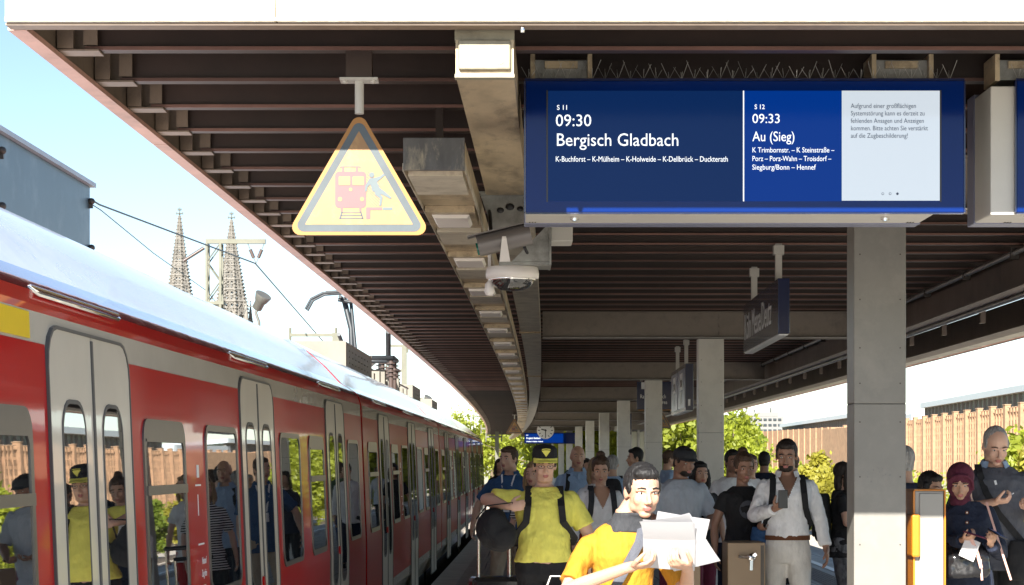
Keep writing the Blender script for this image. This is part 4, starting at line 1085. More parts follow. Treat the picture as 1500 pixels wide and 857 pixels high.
def poster_sign(L, d0, d1, z0, z1, label, n=2):
    t, f, ln = hang_sign(L, d0, d1, z0, z1, .12, label, None, (.2, .8))
    for k in range(n):
        a = ln * (k + .06) / n; b = ln * (k + .94) / n
        q = MB(); q.box(a, b, .001, .006, z0 + .05, z1 - .06); p_ = q.build('notice_panel', M['underlilac'], f)
        q = MB(); q.box(a + (b - a) * .3, b - (b - a) * .3, .0065, .009, z1 - .38, z1 - .12); q.build('pictogram_plate', M['signwhite'], f)
        q = MB(); q.box(a + (b - a) * .36, b - (b - a) * .36, .0095, .011, z1 - .33, z1 - .22); q.build('pictogram', M['navy'], f)
        q = MB(); q.box(a + (b - a) * .45, b - (b - a) * .45, .0065, .009, z0 + .12, z0 + .3); q.build('pictogram', M['signblack'], f)
    q = MB(); q.box(-.004, -.001, -.075, -.04, z0 + .07, z0 + .17); q.build('arrow_mark', M['signwhite'], f)
    return t
M['underlilac'] = mat('lilac_notice_panel', (.38, .40, .52), .25, var=.1, vscale=3)
zz = lambda y, d: EYE + (675 - y) / 3000 * d
poster_sign(2.03, 31.2, 34.6, zz(603, 32), zz(536, 32), 'hanging blue notice board with two lilac panels, between second and third pillars')
poster_sign(2.45, 60, 64.5, zz(638, 62), zz(608, 62), 'small blue hanging notice board left of the fourth pillar')
poster_sign(2.2, 85, 90, zz(645, 88), zz(622, 88), 'tiny far blue notice board beside the sixth pillar')
t = thing('smoking_sign', 'blue smoking area sign facing the camera behind the third pillar', 'sign')
dS = 45.0; a, b = px(933, 600, dS), px(990, 559, dS)
q = MB(); q.box(a.x, b.x, dS, dS + .12, a.z, b.z); sb_ = q.build('sign_box', M['navy'], t, bevel=.004)
for s_, y_ in (('Raucherbereich', 583.5), ('Smoking area', 592)):
    p = px(937.5 if y_ < 590 else 945, y_, dS); text(s_, 6 / 3000 * dS / .72, M['signwhite'], sb_, (p.x, dS - .004, p.z), sx=.72)
p = px(944, 566, dS); q = MB(); q.box(p.x - .07, p.x + .1, dS - .004, dS - .001, p.z - .06, p.z + .09); q.build('pictogram', M['signwhite'], sb_)
q = MB(); q.box(a.x + .03, b.x - .03, dS + .02, dS + .1, a.z - .02, a.z - .001); q.build('light_strip', M['yelloworange'], t)
for x in (a.x + .1, b.x - .1):
    q = MB(); q.tube([(x, dS + .06, b.z), (x, dS + .06, EYE + 1.9)], .03, 8); q.build('hanging_post', M['housing'], t)
t = thing('information_kiosk', 'glazed stair enclosure with pale posts behind the fourth pillar', 'kiosk')
a = px(925, 0, 47); 
q = MB()
for xx in np.linspace(0, .9, 5): q.box(3.35 + xx + .0, 3.41 + xx, 62, 62.06, 0, 2.55)
q.build('posts', M['housing'], t); q = MB(); q.box(3.3, 4.4, 61.95, 66, 2.56, 2.72); q.build('roof_slab', M['beam'], t); q = MB(); q.box(3.38, 4.3, 62.1, 62.13, .1, 2.5); q.build('pane', M['hallglass'], t)

# ------------------------------------------------------------------ CCTV
t = thing('cctv_camera', 'grey tube-shaped surveillance camera on a white bracket beside the ducts', 'camera')
c0, c1 = px(700, 360, 12.35), px(777, 342, 12.35)
q = MB(); dv = (c1 - c0).normalized(); q.tube([c0, c1], .068, 20); q.build('camera_case', M['camgrey'], t)
up = Vector((-dv.z, 0, dv.x))
q = MB(); q.ribbon([c0 - dv * .05 + up * .062, c1 + dv * .01 + up * .066], .13, .008, (0, 1, 0)); 
q.build('sun_shield', M['camgrey'], t)
q = MB(); q.tube([c0 - dv * .012 - up * .02, c0 + dv * .001 - up * .02], .038, 14); q.build('lens', mat('green_lens', (.0, .12, .08), .08, var=0), t)
e = px(739, 384, 12.3); q = MB(); m_ = c0.lerp(c1, .5)
q.add([(m_.x - .012, 12.26, m_.z + .01), (m_.x + .012, 12.26, m_.z + .01), (e.x + .035, 12.26, e.z), (e.x - .03, 12.26, e.z), (m_.x - .012, 12.275, m_.z + .01), (m_.x + .012, 12.275, m_.z + .01), (e.x + .035, 12.275, e.z), (e.x - .03, 12.275, e.z)],
      [(0, 1, 2, 3), (7, 6, 5, 4), (0, 4, 5, 1), (1, 5, 6, 2), (2, 6, 7, 3), (3, 7, 4, 0)]); q.tube([(m_.x, 12.25, m_.z), (m_.x, 12.26, m_.z)], .008, 8)
q.build('bracket_arm', M['whiteplastic'], t)
t = thing('dome_camera', 'white dome camera with dark bubble under a triangular grey wall bracket', 'camera')
a, b = px(731, 389, 12.9), px(804, 331, 12.9)
q = MB(); q.box(a.x, b.x, 12.75, 13.05, a.z - .012, a.z + .01)
q.prism([(a.x + .08, a.z + .011), (b.x, a.z + .011), (b.x, b.z)], 12.74, 12.76); q.box(b.x, b.x + .012, 12.70, 13.1, a.z - .012, EYE + 1.9)
q.build('bracket', M['steelgrey'], t)
q = MB(); g = px(806, 357, 13.0); h = px(838, 331, 13.0); q.box(b.x + .013, h.x, 12.85, 13.15, g.z, h.z + .1); q.build('junction_box', M['housing'], t, bevel=.006)
g = px(750.5, 401, 12.9)
q = MB()
def ringz(r, z, n=28): return [Vector((g.x + r * math.cos(k * 2 * math.pi / n), 12.9 + r * math.sin(k * 2 * math.pi / n), z)) for k in range(n)]
q.loft([ringz(.15, g.z + .042), ringz(.162, g.z + .036), ringz(.168, g.z + .0), ringz(.166, g.z - .03), ringz(.14, g.z - .036)]); q.build('dome_base', M['whiteplastic'], t)
q = MB(); q.loft([ringz(.136, g.z - .037), ringz(.130, g.z - .06), ringz(.108, g.z - .085), ringz(.07, g.z - .103), ringz(.02, g.z - .109)]); q.build('dome_bubble', M['domeglass'], t)
q = MB(); q.loft([ringz(.145, g.z - .034), ringz(.147, g.z - .044), ringz(.137, g.z - .046), ringz(.136, g.z - .034)]); q.build('dome_ring', M['chrome'], t)
t = thing('junction_bracket', 'galvanised plate bracket with cable holes at the end of the upper duct', 'bracket')
a, b = px(704, 340, 12.95), px(771, 287, 12.95)
q = MB(); q.prism([(a.x + .1, a.z - .05), (b.x + .01, a.z - .05), (b.x + .01, b.z), (a.x, b.z)], 12.93, 12.95); q.box(a.x - .01, b.x + .02, 12.88, 12.96, b.z, b.z + .02); q.build('plate', M['steelgrey'], t)
q = MB()
for (x, y, r) in ((733, 308, .018), (747, 303, .022), (762, 306, .016)): p = px(x, y, 12.92); q.ell(p, (r * 1.3, .004, r), 10, 5)
q.build('cable_holes', M['black'], t)
q = MB(); p0 = px(712, 300, 12.5); q.tube([p0 + Vector((0, .8, .1)), p0 + Vector((.02, .3, -.02)), p0 + Vector((.03, .1, -.2)), px(726, 345, 12.6)], .012, 8); q.tube([px(772, 350, 12.8), px(768, 362, 12.7), px(773, 372, 12.75), px(770, 385, 12.8)], .010, 8); q.build('cables', M['black'], t)
p = px(717, 423, 13.0); q = MB(); q.loft([[Vector((p.x + math.cos(k) * r, 13.0 + math.sin(k) * r, p.z + z)) for k in np.linspace(0, 6.283, 14, endpoint=False)] for r, z in ((.015, .045), (.028, .03), (.032, -.02), (.022, -.042), (.01, -.045))])
q.box(p.x - .01, p.x + .01, 12.99, 13.01, p.z + .04, EYE + 1.48)
q.build('motion_sensor', M['whiteplastic'], label='small white bulbous sensor left of the dome camera', category='sensor')
p = px(765.5, 42, 8.76); q = MB(); q.tube([(p.x, 8.755, ZF - .013), (p.x, 8.755, ZF - .022), (p.x, 8.755, ZF - .04)], [.008, .014, .009], 8)
q.build('fascia_nozzle', M['chrome'], label='tiny metal nozzle under the white canopy edge', category='nozzle')

# ------------------------------------------------------------------ validator and cabinets
t = thing('ticket_validator', 'light grey ticket validator with orange edges at the foot of the nearest pillar', 'ticket validator')
dv_ = 12.74; a, b = px(1347, 857, dv_), px(1383, 717, dv_); zt_ = b.z; K = 1.355
q = MB(); q.box(a.x - .028, b.x, dv_ + .01, dv_ + .30, .12, zt_ - .009); q.build('body', M['valgrey'], t, bevel=.006)
q = MB(); q.box(a.x, b.x - .006, dv_ - .002, dv_ + .009, .16, zt_ - .025); fp = q.build('front_panel', M['valgrey'], t, bevel=.004)
q = MB(); q.box(a.x - .034, b.x + .010, dv_ - .004, dv_ + .302, zt_ - .008, zt_); q.box(b.x + .0005, b.x + .010, dv_ - .004, dv_ + .302, .12, zt_ - .0085); q.box(a.x - .040, a.x - .0285, dv_ - .004, dv_ + .302, .12, zt_ - .0085); q.build('orange_trim', M['orange'], t, bevel=.002)
q = MB(); q.box(a.x - .055, a.x - .003, dv_ - .045, dv_ + .2, zt_ - .42, zt_ - .155); q.build('orange_handle_bar', M['orange'], t, bevel=.012)
q = MB(); q.box(a.x + .018, b.x - .025, dv_ - .0035, dv_ - .0022, zt_ - .278, zt_ - .275); q.box(a.x + .034, a.x + .039, dv_ - .006, dv_ - .0022, zt_ - .46, zt_ - .35); q.tube([(a.x + .083, dv_ - .005, zt_ - .305), (a.x + .083, dv_ - .002, zt_ - .305)], .009, 12); q.build('panel_joint', M['steelgrey'], fp)
q = MB(); q.box(a.x + .05, b.x - .035, dv_ - .0035, dv_ - .0022, zt_ - .56, zt_ - .54); q.build('label_plate', M['signwhite'], fp)
q = MB(); q.box(a.x, b.x - .02, dv_ + .04, dv_ + .26, 0, .12); q.build('foot', M['steelgrey'], t)
def cabinet(x0, x1, hx_, label):
    d = 15.5; a, b = px(x0, 795, d), px(x1, 795, d)
    t = thing('platform_cabinet', label, 'cabinet', (0, 0, 0), 0, 'brown cabinets beside the second pillar')
    q = MB(); q.box(a.x, b.x, d, d + .40, 0, a.z); q.build('casing', M['cabinet'], t, bevel=.006)
    q = MB(); q.box(b.x - .035 if x1 > 1060 else a.x + .02, b.x - .01 if x1 > 1060 else a.x + .035, d - .002, d - .0005, .02, a.z - .02); q.build('door_joint', M['screw'], t)
    c = px(hx_, 817, d - .03); q = MB(); q.ell((c.x, d - .02, c.z), (.034, .02, .034), 16, 8)
    for an, L_ in ((R(175), .10), (R(268), .095), (R(40), .045)):
        u = Vector((math.cos(an), 0, math.sin(an))); q.ribbon([Vector((c.x, d - .03, c.z)) + u * .018, Vector((c.x, d - .035, c.z)) + u * L_], .022, .010, u.cross(Vector((0, 1, 0))))
    q.build('three_armed_handle', M['chrome'], t)
    q = MB(); 
    for k in range(3): an = k * 2.09; u = Vector((math.cos(an), 0, math.sin(an))); q.ribbon([Vector((c.x, d - .052, c.z)), Vector((c.x, d - .052, c.z)) + u * .025], .005, .003, u.cross(Vector((0, 1, 0))))
    q.build('handle_recess', M['black'], t)
cabinet(986, 1026, 1006, 'brown cabinet with chrome handle, left of the second pillar')
cabinet(1066, 1121, 1101, 'brown cabinet with chrome three-armed handle, right of the second pillar')
# ------------------------------------------------------------------ people
def cloth(name, c, rough=.85, var=.12, vs=14, **k): return mat(name, c, rough, var=var, vscale=vs, bump=.035, bscale=10, stretch=(1, 1, .45), **k)
def skin(name, c): return mat(name, c, .48, var=.05, vscale=9, sub=.12, bump=.0004, bscale=160)
SK = {'fair': skin('skin_fair', (.62, .38, .28)), 'tan': skin('skin_tan', (.54, .32, .22)), 'olive': skin('skin_olive', (.46, .27, .18)), 'dark': skin('skin_brown', (.33, .18, .12))}
LIP = mat('lips', (.40, .14, .12), .4, var=.05)
EYEW = mat('eye_white', (.6, .58, .55), .2, var=0); IRIS = mat('iris', (.03, .02, .015), .15, var=0)
def hairm(name, c): return mat(name, c, .62, var=.5, vscale=55, bump=.006, bscale=90, stretch=(1, 1, .15))
HR = {'dark': hairm('hair_dark_brown', (.022, .014, .010)), 'brown': hairm('hair_brown', (.075, .042, .024)), 'black': hairm('hair_black', (.008, .007, .007)), 'grey': hairm('hair_grey', (.32, .31, .30)), 'blond': hairm('hair_fair', (.28, .18, .09)), 'shave': hairm('hair_stubble', (.16, .12, .10))}
CL = {}
def C_(key, c, **k):
    if key not in CL: CL[key] = cloth('cloth_' + key, c, **k)
    return CL[key]
for k_, c_ in dict(yellow=(.84, .78, .15), orange=(.44, .20, .01), white=(.84, .84, .85), offwhite=(.74, .71, .66), black=(.014, .014, .016), navy=(.012, .018, .04), blue=(.03, .085, .20), paleblue=(.30, .42, .60), grey=(.42, .46, .52), darkgrey=(.085, .09, .11),
                   charcoal=(.03, .032, .037), denim=(.03, .05, .12), maroon=(.16, .018, .045), wine=(.085, .010, .028), red=(.55, .012, .015), brown=(.10, .05, .03), beige=(.45, .36, .26), green=(.05, .09, .05), leather=(.14, .05, .02)).items(): C_(k_, c_)
CL['pattern'] = mat('cloth_patterned_grey', (.16, .16, .17), .85, var=.9, vscale=16, stretch=(1, 1, .5), bump=.001)
CL['stripe'] = None
def stripe_mat():
    m = bpy.data.materials.new('cloth_striped'); m.use_nodes = True; n = m.node_tree; b = n.nodes['Principled BSDF']; b.inputs['Roughness'].default_value = .85
    tc = n.nodes.new('ShaderNodeTexCoord'); wv = n.nodes.new('ShaderNodeTexWave'); wv.bands_direction = 'Z'; wv.inputs['Scale'].default_value = 14
    rp = n.nodes.new('ShaderNodeValToRGB'); rp.color_ramp.elements[0].position = .45; rp.color_ramp.elements[1].position = .55; rp.color_ramp.elements[0].color = (.01, .01, .012, 1); rp.color_ramp.elements[1].color = (.7, .7, .7, 1)
    n.links.new(tc.outputs['Object'], wv.inputs[0]); n.links.new(wv.outputs['Fac'], rp.inputs[0]); n.links.new(rp.outputs[0], b.inputs['Base Color']); return m
CL['stripe'] = stripe_mat()
LENS = mat('spectacle_lens', (.05, .05, .05), .05, var=0)

BAKE = []
TEX = {}
def tex(sc):
    if sc not in TEX:
        t = bpy.data.textures.new('wrinkles', 'CLOUDS'); t.noise_scale = sc; t.noise_depth = 2; TEX[sc] = t
    return TEX[sc]
def solid(q, name, mats, par, vox, disp=0, dsc=.1, smooth=3, post=None):
    o = q.build(name, mats, par)
    m_ = o.modifiers.new('remesh', 'REMESH'); m_.mode = 'VOXEL'; m_.voxel_size = vox; m_.use_smooth_shade = True
    if smooth: s_ = o.modifiers.new('smooth', 'SMOOTH'); s_.factor = .5; s_.iterations = smooth
    if disp: d_ = o.modifiers.new('wrinkle', 'DISPLACE'); d_.texture = tex(dsc); d_.strength = disp; d_.mid_level = .5; d_.texture_coords = 'GLOBAL'
    BAKE.append((o, post)); return o
def sring(z, rx, ry, cy=0, n=26, e=2.35, cx=0):
    o = []
    for k in range(n):
        a = 2 * math.pi * k / n; c, s_ = math.cos(a), math.sin(a)
        o.append(Vector((cx + rx * math.copysign(abs(c) ** (2 / e), c), cy + ry * math.copysign(abs(s_) ** (2 / e), s_), z)))
    return o
TORSO_M = [(.86, .155, .11, .01), (.95, .162, .115, .01), (1.03, .150, .105, .005), (1.12, .148, .102, 0), (1.22, .160, .112, 0), (1.31, .176, .12, 0), (1.37, .178, .112, .005), (1.405, .160, .098, .012), (1.435, .128, .084, .02), (1.46, .088, .070, .025), (1.485, .062, .060, .025), (1.53, .055, .058, .02)]
TORSO_F = [(.86, .165, .118, .01), (.95, .162, .112, .01), (1.03, .135, .095, .005), (1.12, .122, .088, 0), (1.22, .135, .108, -.008), (1.29, .145, .120, -.012), (1.36, .150, .100, .0), (1.40, .136, .084, .012), (1.43, .104, .072, .02), (1.46, .066, .058, .025), (1.485, .052, .052, .025), (1.53, .048, .05, .02)]
def hand(q, W, d, n, side, curl, k=1.0):
    d = Vector(d).normalized(); n = Vector(n); n = (n - d * n.dot(d)).normalized(); w_ = d.cross(n) * (1 if side == 'R' else -1)
    W = Vector(W); rot = Matrix((w_, n, d)).transposed()
    q.ell(W + d * .042 * k, (.040 * k, .017 * k, .054 * k), 12, 8, rot=rot)
    for i, L in enumerate((.070, .079, .073, .058)):
        p = W + d * (.082 - .004 * abs(i - 1)) * k + w_ * (.029 - .0195 * i) * k; a = 0; pts = [p - d * .02 * k, p]; dd = d
        for j, f in enumerate((.42, .32, .26)):
            a += curl * (.55, .75, .55)[j] * (1 + .08 * i); dd = d * math.cos(a) + n * math.sin(a); p = p + dd * L * f * k; pts.append(p)
        q.tube(pts, [.0088 * k, .0092 * k, .0085 * k, .0078 * k, .0068 * k], 8, roundcap=True)
    p = W + d * .022 * k + w_ * .030 * k; d1 = (d * .65 + w_ * .7 + n * .35).normalized(); d2 = (d * .85 + w_ * .25 + n * (.35 + .3 * curl)).normalized()
    q.tube([p, p + d1 * .034 * k, p + d1 * .034 * k + d2 * .028 * k, p + d1 * .034 * k + d2 * .05 * k], [.013 * k, .0115 * k, .0100 * k, .008 * k], 8, roundcap=True)
DOWN = {'R': ((-.235, .03, 1.135), (-.25, -.04, .90), (0, -.12, -1), (1, -.1, 0), .5), 'L': ((.235, .03, 1.135), (.25, -.04, .90), (0, -.12, -1), (-1, -.1, 0), .5)}
SWF = {'R': ((-.235, -.03, 1.14), (-.235, -.2, .95), (0, -.5, -.8), (1, 0, 0), .6), 'L': ((.235, -.03, 1.14), (.235, -.2, .95), (0, -.5, -.8), (-1, 0, 0), .6)}
def person(label, x, d, rz=0, h=1.75, sex='m', girth=1.0, sk='fair', hair=('short', 'dark'), top=('tee', 'white', .55), bottom='black', aR=None, aL=None, yaw=0, pitch=0, lean=0, stride=0, vox=.009, hx=0, shoe='black', extra=(), group='passengers on the platform'):
    s = h / 1.75; root = thing('person', label, 'person', (x, d, 0), R(rz), group)
    H0 = Vector((hx, -.022, 1.620)); Hrot = Matrix.Rotation(R(yaw), 3, 'Z') @ Matrix.Rotation(R(-pitch), 3, 'X')
    piv = Vector((hx * .5, .02, 1.53))
    def X(p):
        p = Vector(p)
        if p.z > .95: p = Vector((p.x, p.y - lean * (p.z - .95), p.z))
        return p * s
    def HX(p): return X(piv + Hrot @ (Vector(p) + H0 - piv))
    def fin(q, i0=0, f=X):
        for i in range(i0, len(q.v)): q.v[i] = tuple(f(q.v[i]))
        return q
    def headmb(): return MB()
    aR = aR or DOWN['R']; aL = aL or DOWN['L']; arms = {'R': aR, 'L': aL}
    T = TORSO_M if sex == 'm' else TORSO_F; sw = .165 if sex == 'm' else .145
    g = girth; belly = max(0, g - 1)
    def rings(z0, z1, e, ee=0):
        rs = []
        for z, rx, ry, cy in T:
            if z0 <= z <= z1:
                gg = g if z < 1.42 else 1 + (g - 1) * .4
                b_ = belly * .22 * math.exp(-((z - 1.08) / .16) ** 2)
                rs.append(sring(z, rx * gg * .95 + e, ry * gg + e + b_ * .6, cy - b_ * .5))
        return rs
    sh = {'R': Vector((-sw * (1 + (g - 1) * .5), .012, 1.375)), 'L': Vector((sw * (1 + (g - 1) * .5), .012, 1.375))}
    legs = {}
    for sd_, sg in (('R', -1), ('L', 1)):
        st = stride * sg; legs[sd_] = [Vector((sg * .088, .01, .88)), Vector((sg * .095, .0 - .28 * max(0, st) - .02 + .04 * max(0, -st), .49)), Vector((sg * .095, .03 - .30 * st, .085 + .05 * max(0, -st)))]
    # ---- body
    q = MB(); q.loft(rings(.8, 1.6, -.012))
    mw_ = 1.0 if sex == 'm' else .84
    for sd_ in 'RL':
        E, Wr, hd, hn, cu = arms[sd_]; E, Wr = Vector(E), Vector(Wr); S_ = sh[sd_]
        q.tube([S_, S_.lerp(E, .45), E], [.049 * mw_ * g, .046 * mw_ * g, .037 * mw_ * g], 12, roundcap=True)
        q.tube([E, E.lerp(Wr, .3), E.lerp(Wr, .92), Wr + Vector(hd).normalized() * .015], [.037 * mw_ * g, .040 * mw_ * g, .026 * mw_, .024 * mw_], 12, roundcap=True)
        hand(q, Wr, hd, hn, sd_, cu, 1.0 if sex == 'm' else .9)
        q.tube(legs[sd_], [.078, .05, .036], 10, roundcap=True); q.ell(legs[sd_][2] + Vector((0, -.06, -.045)), (.036, .11, .03), 10, 6)
    q.tube([(0, .03, 1.46), (hx * .6, .022, 1.53), (hx, .012, 1.58)], [.060 if sex == 'm' else .048] * 2 + [.058 if sex == 'm' else .047], 14)
    fin(q)
    i0 = len(q.v); wf = 1.0 if sex == 'm' else .95
    q.ell((0, .015, .022), (.075 * wf, .095, .093), 20, 14); q.ell((0, -.018, -.035), (.061 * wf, .070, .078), 18, 12); q.ell((0, -.05, -.096), (.030, .030, .021), 12, 8)
    for a in (-1, 1):
        q.ell((a * .034, -.056, -.030), (.026, .024, .030), 12, 8); q.ell((a * .045 * wf, -.005, -.065), (.018, .045, .03), 12, 8)
        q.ell((a * .076 * wf, .012, -.008), (.009, .020, .031), 10, 8, rot=Matrix.Rotation(a * -.25, 3, 'Z')); q.ell((a * .011, -.096, -.042), (.0095, .011, .008), 8, 6)
        q.tube([(a * .050, -.064, .012), (a * .032, -.0765, .0185), (a * .014, -.080, .014)], [.008, .009, .008], 8, roundcap=True)
    q.tube([(0, -.080, .012), (0, -.093, -.012), (0, -.1075, -.035)], [.0085, .0095, .0115], 8, roundcap=True)
    q.ell((0, -.0865, -.0640), (.024, .0085, .0052), 12, 6); q.ell((0, -.0850, -.0745), (.020, .0085, .0062), 12, 6)
    if g > 1.15: q.ell((0, -.02, -.095), (.06, .05, .03), 12, 8)
    fin(q, i0, HX)
    minv = None
    def post(me, o):
        M3 = Hrot.inverted(); sc_ = 1 / s; n = 0
        for p in me.polygons:
            c = Vector(p.center) * sc_
            if c.z < 1.45: continue
            c = Vector((c.x, c.y + lean * (c.z - .95), c.z)); l = M3 @ (c - piv) + piv - H0
            if abs(l.x) < .023 and -.080 < l.z < -.058 and l.y < -.083: p.material_index = 1
    solid(q, 'body', [SK[sk], LIP], root, (.0046 if vox < .0082 else .0062) if vox < .0095 else vox, smooth=2, post=post)
    if vox < .0125:
        for a in (-1, 1):
            q = MB(); q.ell((a * .031, -.0655, .001), (.0125, .0115, .0062), 12, 8); q.ell((a * .031, -.0750, .001), (.0050, .003, .0052), 10, 6, 1); fin(q, 0, HX); q.build('eye', [EYEW, IRIS], root)
            q = MB(); q.tube([(a * .050, -.071, .020), (a * .034, -.0845, .0268), (a * .016, -.0885, .0235)], [.0028, .0042, .0036], 6); fin(q, 0, HX); q.build('eyebrow', HR.get(hair[1], HR['dark']) if hair[1] != 'grey' else HR['brown'], root)
    # ---- hair / headgear
    st, hc = hair; q = MB()
    if st in ('short', 'cap', 'bun', 'long', 'buzz', 'tall', 'pony'):
        k = .0 if st not in ('buzz', 'cap') else -.006
        q.ell((0, .030, .036 + (.006 if st == 'tall' else 0)), (.084 + k, .094 + k, .094 + k + (.01 if st == 'tall' else 0)), 22, 14); q.ell((0, .062, -.03), (.068, .047, .062), 14, 10)
        for a in (-1, 1): q.ell((a * .072, .0, .018), (.009, .030, .034), 10, 8)
        if st == 'tall': q.ell((0, -.040, .090), (.056, .042, .030), 14, 9)
        elif st != 'buzz': q.ell((0, -.034, .082), (.060, .044, .034), 14, 9)
        if st == 'bun': q.ell((0, .07, .125), (.042, .042, .036), 12, 9)
        if st == 'pony': q.ell((0, .12, .0), (.03, .035, .03), 10, 8); q.tube([(0, .13, 0), (0, .155, -.06), (0, .14, -.16)], [.024, .028, .010], 10)
        if st == 'long':
            for a in (-1, 1): q.tube([(a * .070, -.005, .04), (a * .083, .0, -.04), (a * .085, .0, -.12), (a * .075, -.005, -.17)], [.022, .026, .027, .014], 10)
            q.ell((0, .070, -.08), (.082, .045, .12), 14, 10)
        fin(q, 0, HX); solid(q, 'hair', HR[hc], root, .006 if vox < .0125 else .012, disp=.010, dsc=.012, smooth=1)
    if st == 'bald':
        q.ell((0, .040, .005), (.0785, .078, .068), 18, 12); q.ell((0, .06, -.03), (.064, .044, .05), 14, 10); fin(q, 0, HX); solid(q, 'hair', HR[hc], root, .007, disp=.003, dsc=.02, smooth=1)
    if st == 'hijab':
        q.ell((0, .028, .030), (.098, .108, .108), 24, 16); q.ell((0, .02, -.05), (.090, .085, .085), 20, 12); q.ell((0, -.012, -.135), (.078, .075, .060), 20, 12); q.ell((0, .06, -.06), (.085, .06, .10), 16, 10)
        q.tube([(-.086, -.02, -.05), (-.080, -.052, .03), (-.045, -.078, .078), (0, -.086, .088), (.045, -.078, .078), (.080, -.052, .03), (.086, -.02, -.05)], .013, 10)
        fin(q, 0, HX); solid(q, 'headscarf', CL[hc], root, .006, disp=.006, dsc=.05, smooth=2)
    if 'cap' in extra or 'flatcap' in extra:
        crown = (hair[2] if len(hair) > 2 else 'black'); q = MB(); R_ = []
        prof_ = [(.045, 1.0), (.075, 1.02), (.115, .97), (.135, .80), (.146, .45), (.149, .05)] if 'cap' in extra else [(.04, 1.03), (.06, 1.06), (.085, .98), (.108, .72), (.118, .35), (.12, .05)]
        for z, k in prof_: R_.append([Vector((.089 * k * math.cos(a), .012 + .107 * k * math.sin(a), z)) for a in np.linspace(0, 2 * math.pi, 24, endpoint=False)])
        q.loft(R_); fin(q, 0, HX); c_ = q.build('cap_crown', CL['black' if 'cap' in extra else 'charcoal'], root)
        q = MB(); R_ = []
        for t_ in np.linspace(-1, 1, 13):
            a = t_ * 1.25; xo, yo = math.sin(a) * .088, -math.cos(a) * .105 + .012; ext = (.070 if 'cap' in extra else .045) * math.cos(a) ** .8
            R_.append([Vector((xo, yo, .052)), Vector((xo * 1.04, yo - ext, .040 - .012 * abs(t_))), Vector((xo * 1.04, yo - ext, .036 - .012 * abs(t_))), Vector((xo, yo, .042))])
        q.loft(R_, smooth=False); fin(q, 0, HX); q.build('cap_brim', CL['yellow' if 'cap' in extra else 'charcoal'], c_)
        if 'cap' in extra:
            q = MB(); q.add([(-.032, -.1015, .115), (.032, -.1015, .115), (.0, -.1015, .070), (-.012, -.1035, .118), (.012, -.1035, .118), (0, -.1045, .098)], [(0, 2, 3), (1, 4, 2), (3, 2, 5), (4, 5, 2), (3, 5, 4)])
            q.tube([(-.03, -.103, .124), (0, -.106, .128), (.03, -.103, .124)], .003, 6); fin(q, 0, HX); q.build('cap_emblem', CL['yellow'], c_)
            q = MB(); q.tube([(.088 * math.cos(a) , .012 + .107 * math.sin(a), .050) for a in np.linspace(-2.7, -.45, 14)], .009, 6); fin(q, 0, HX); q.build('cap_band', CL['yellow'], c_)
    if 'glasses' in extra:
        q = MB()
        for a in (-1, 1):
            q.tube([(a * .031 + .021 * math.cos(t), -.089, .0 + .014 * math.sin(t)) for t in np.linspace(0, 2 * math.pi, 15)], .0016, 5); q.tube([(a * .052, -.089, .003), (a * .072, -.05, .003), (a * .080, .01, .006)], .0016, 5)
        q.tube([(-.01, -.091, .002), (.01, -.091, .002)], .0016, 5); fin(q, 0, HX); q.build('glasses', M['black'], root)
    if 'mask' in extra:
        q = MB(); q.ell((0, -.060, -.060), (.052, .058, .046), 16, 10); fin(q, 0, HX); mk = q.build('face_mask', CL['paleblue'], root)
        q = MB()
        for a in (-1, 1): q.tube([(a * .048, -.06, -.04), (a * .074, -.01, -.012), (a * .080, .02, -.0)], .0022, 5)
        fin(q, 0, HX); q.build('mask_loop', CL['white'], mk)
    if 'beard' in extra:
        q = MB(); q.ell((0, -.036, -.082), (.055, .056, .037), 16, 10); q.ell((0, -.075, -.052), (.028, .0165, .006), 10, 6); fin(q, 0, HX); solid(q, 'beard', HR[hair[1]], root, .006, disp=.003, dsc=.02, smooth=1)
    # ---- top
    kind, tcm, slv = top[:3]; vneck = top[3] if len(top) > 3 else 0; tm = CL[tcm]
    z0 = .93 if 'cropped' in extra else .985 if 'tucked' in extra else .80
    q = MB(); rs = rings(.84 if z0 < .9 else .99, 1.475, .012 if kind == 'tee' else .016 if kind == 'shirt' else .026)
    T0 = T[0]; hemx = T0[1] * g + (.028 if kind != 'coat' else .06) - (.022 if 'tucked' in extra else 0); hemy = T0[2] * g + (.026 if kind != 'coat' else .06) - (.018 if 'tucked' in extra else 0)
    rs = [sring(z0 if kind != 'coat' else .45, hemx, hemy, .01)] + rs
    if kind == 'coat': rs = [rs[0]] + rs[1:]
    q.loft(rs)
    se = .013 if kind == 'tee' else .016 if kind == 'shirt' else .024
    for sd_ in 'RL':
        E, Wr = Vector(arms[sd_][0]), Vector(arms[sd_][1]); S_ = sh[sd_]; b_ = .05 * mw_ * g
        if slv <= 1:
            q.tube([S_, S_.lerp(E, .35), S_.lerp(E, max(slv, .3))], [b_ + se * .6, b_ + se * .9, b_ + se * 1.15], 14, roundcap=False)
        else:
            f = slv - 1
            q.tube([S_, S_.lerp(E, .5), E], [b_ + se * .6, b_ + se * .6, .040 * mw_ * g + se], 14, roundcap=True)
            q.tube([E, E.lerp(Wr, .5 * f), E.lerp(Wr, f)], [.040 * mw_ * g + se, .037 * mw_ * g + se * .9, .029 * mw_ + se], 14, roundcap=False)
        q.ell(S_ + Vector((0, 0, -.004)), (b_ + se * .5,) * 3, 12, 8)
    if sex == 'f':
        for a in (-1, 1): q.ell((a * .066, -.095, 1.275), (.062, .048, .055), 12, 8)
    fin(q)
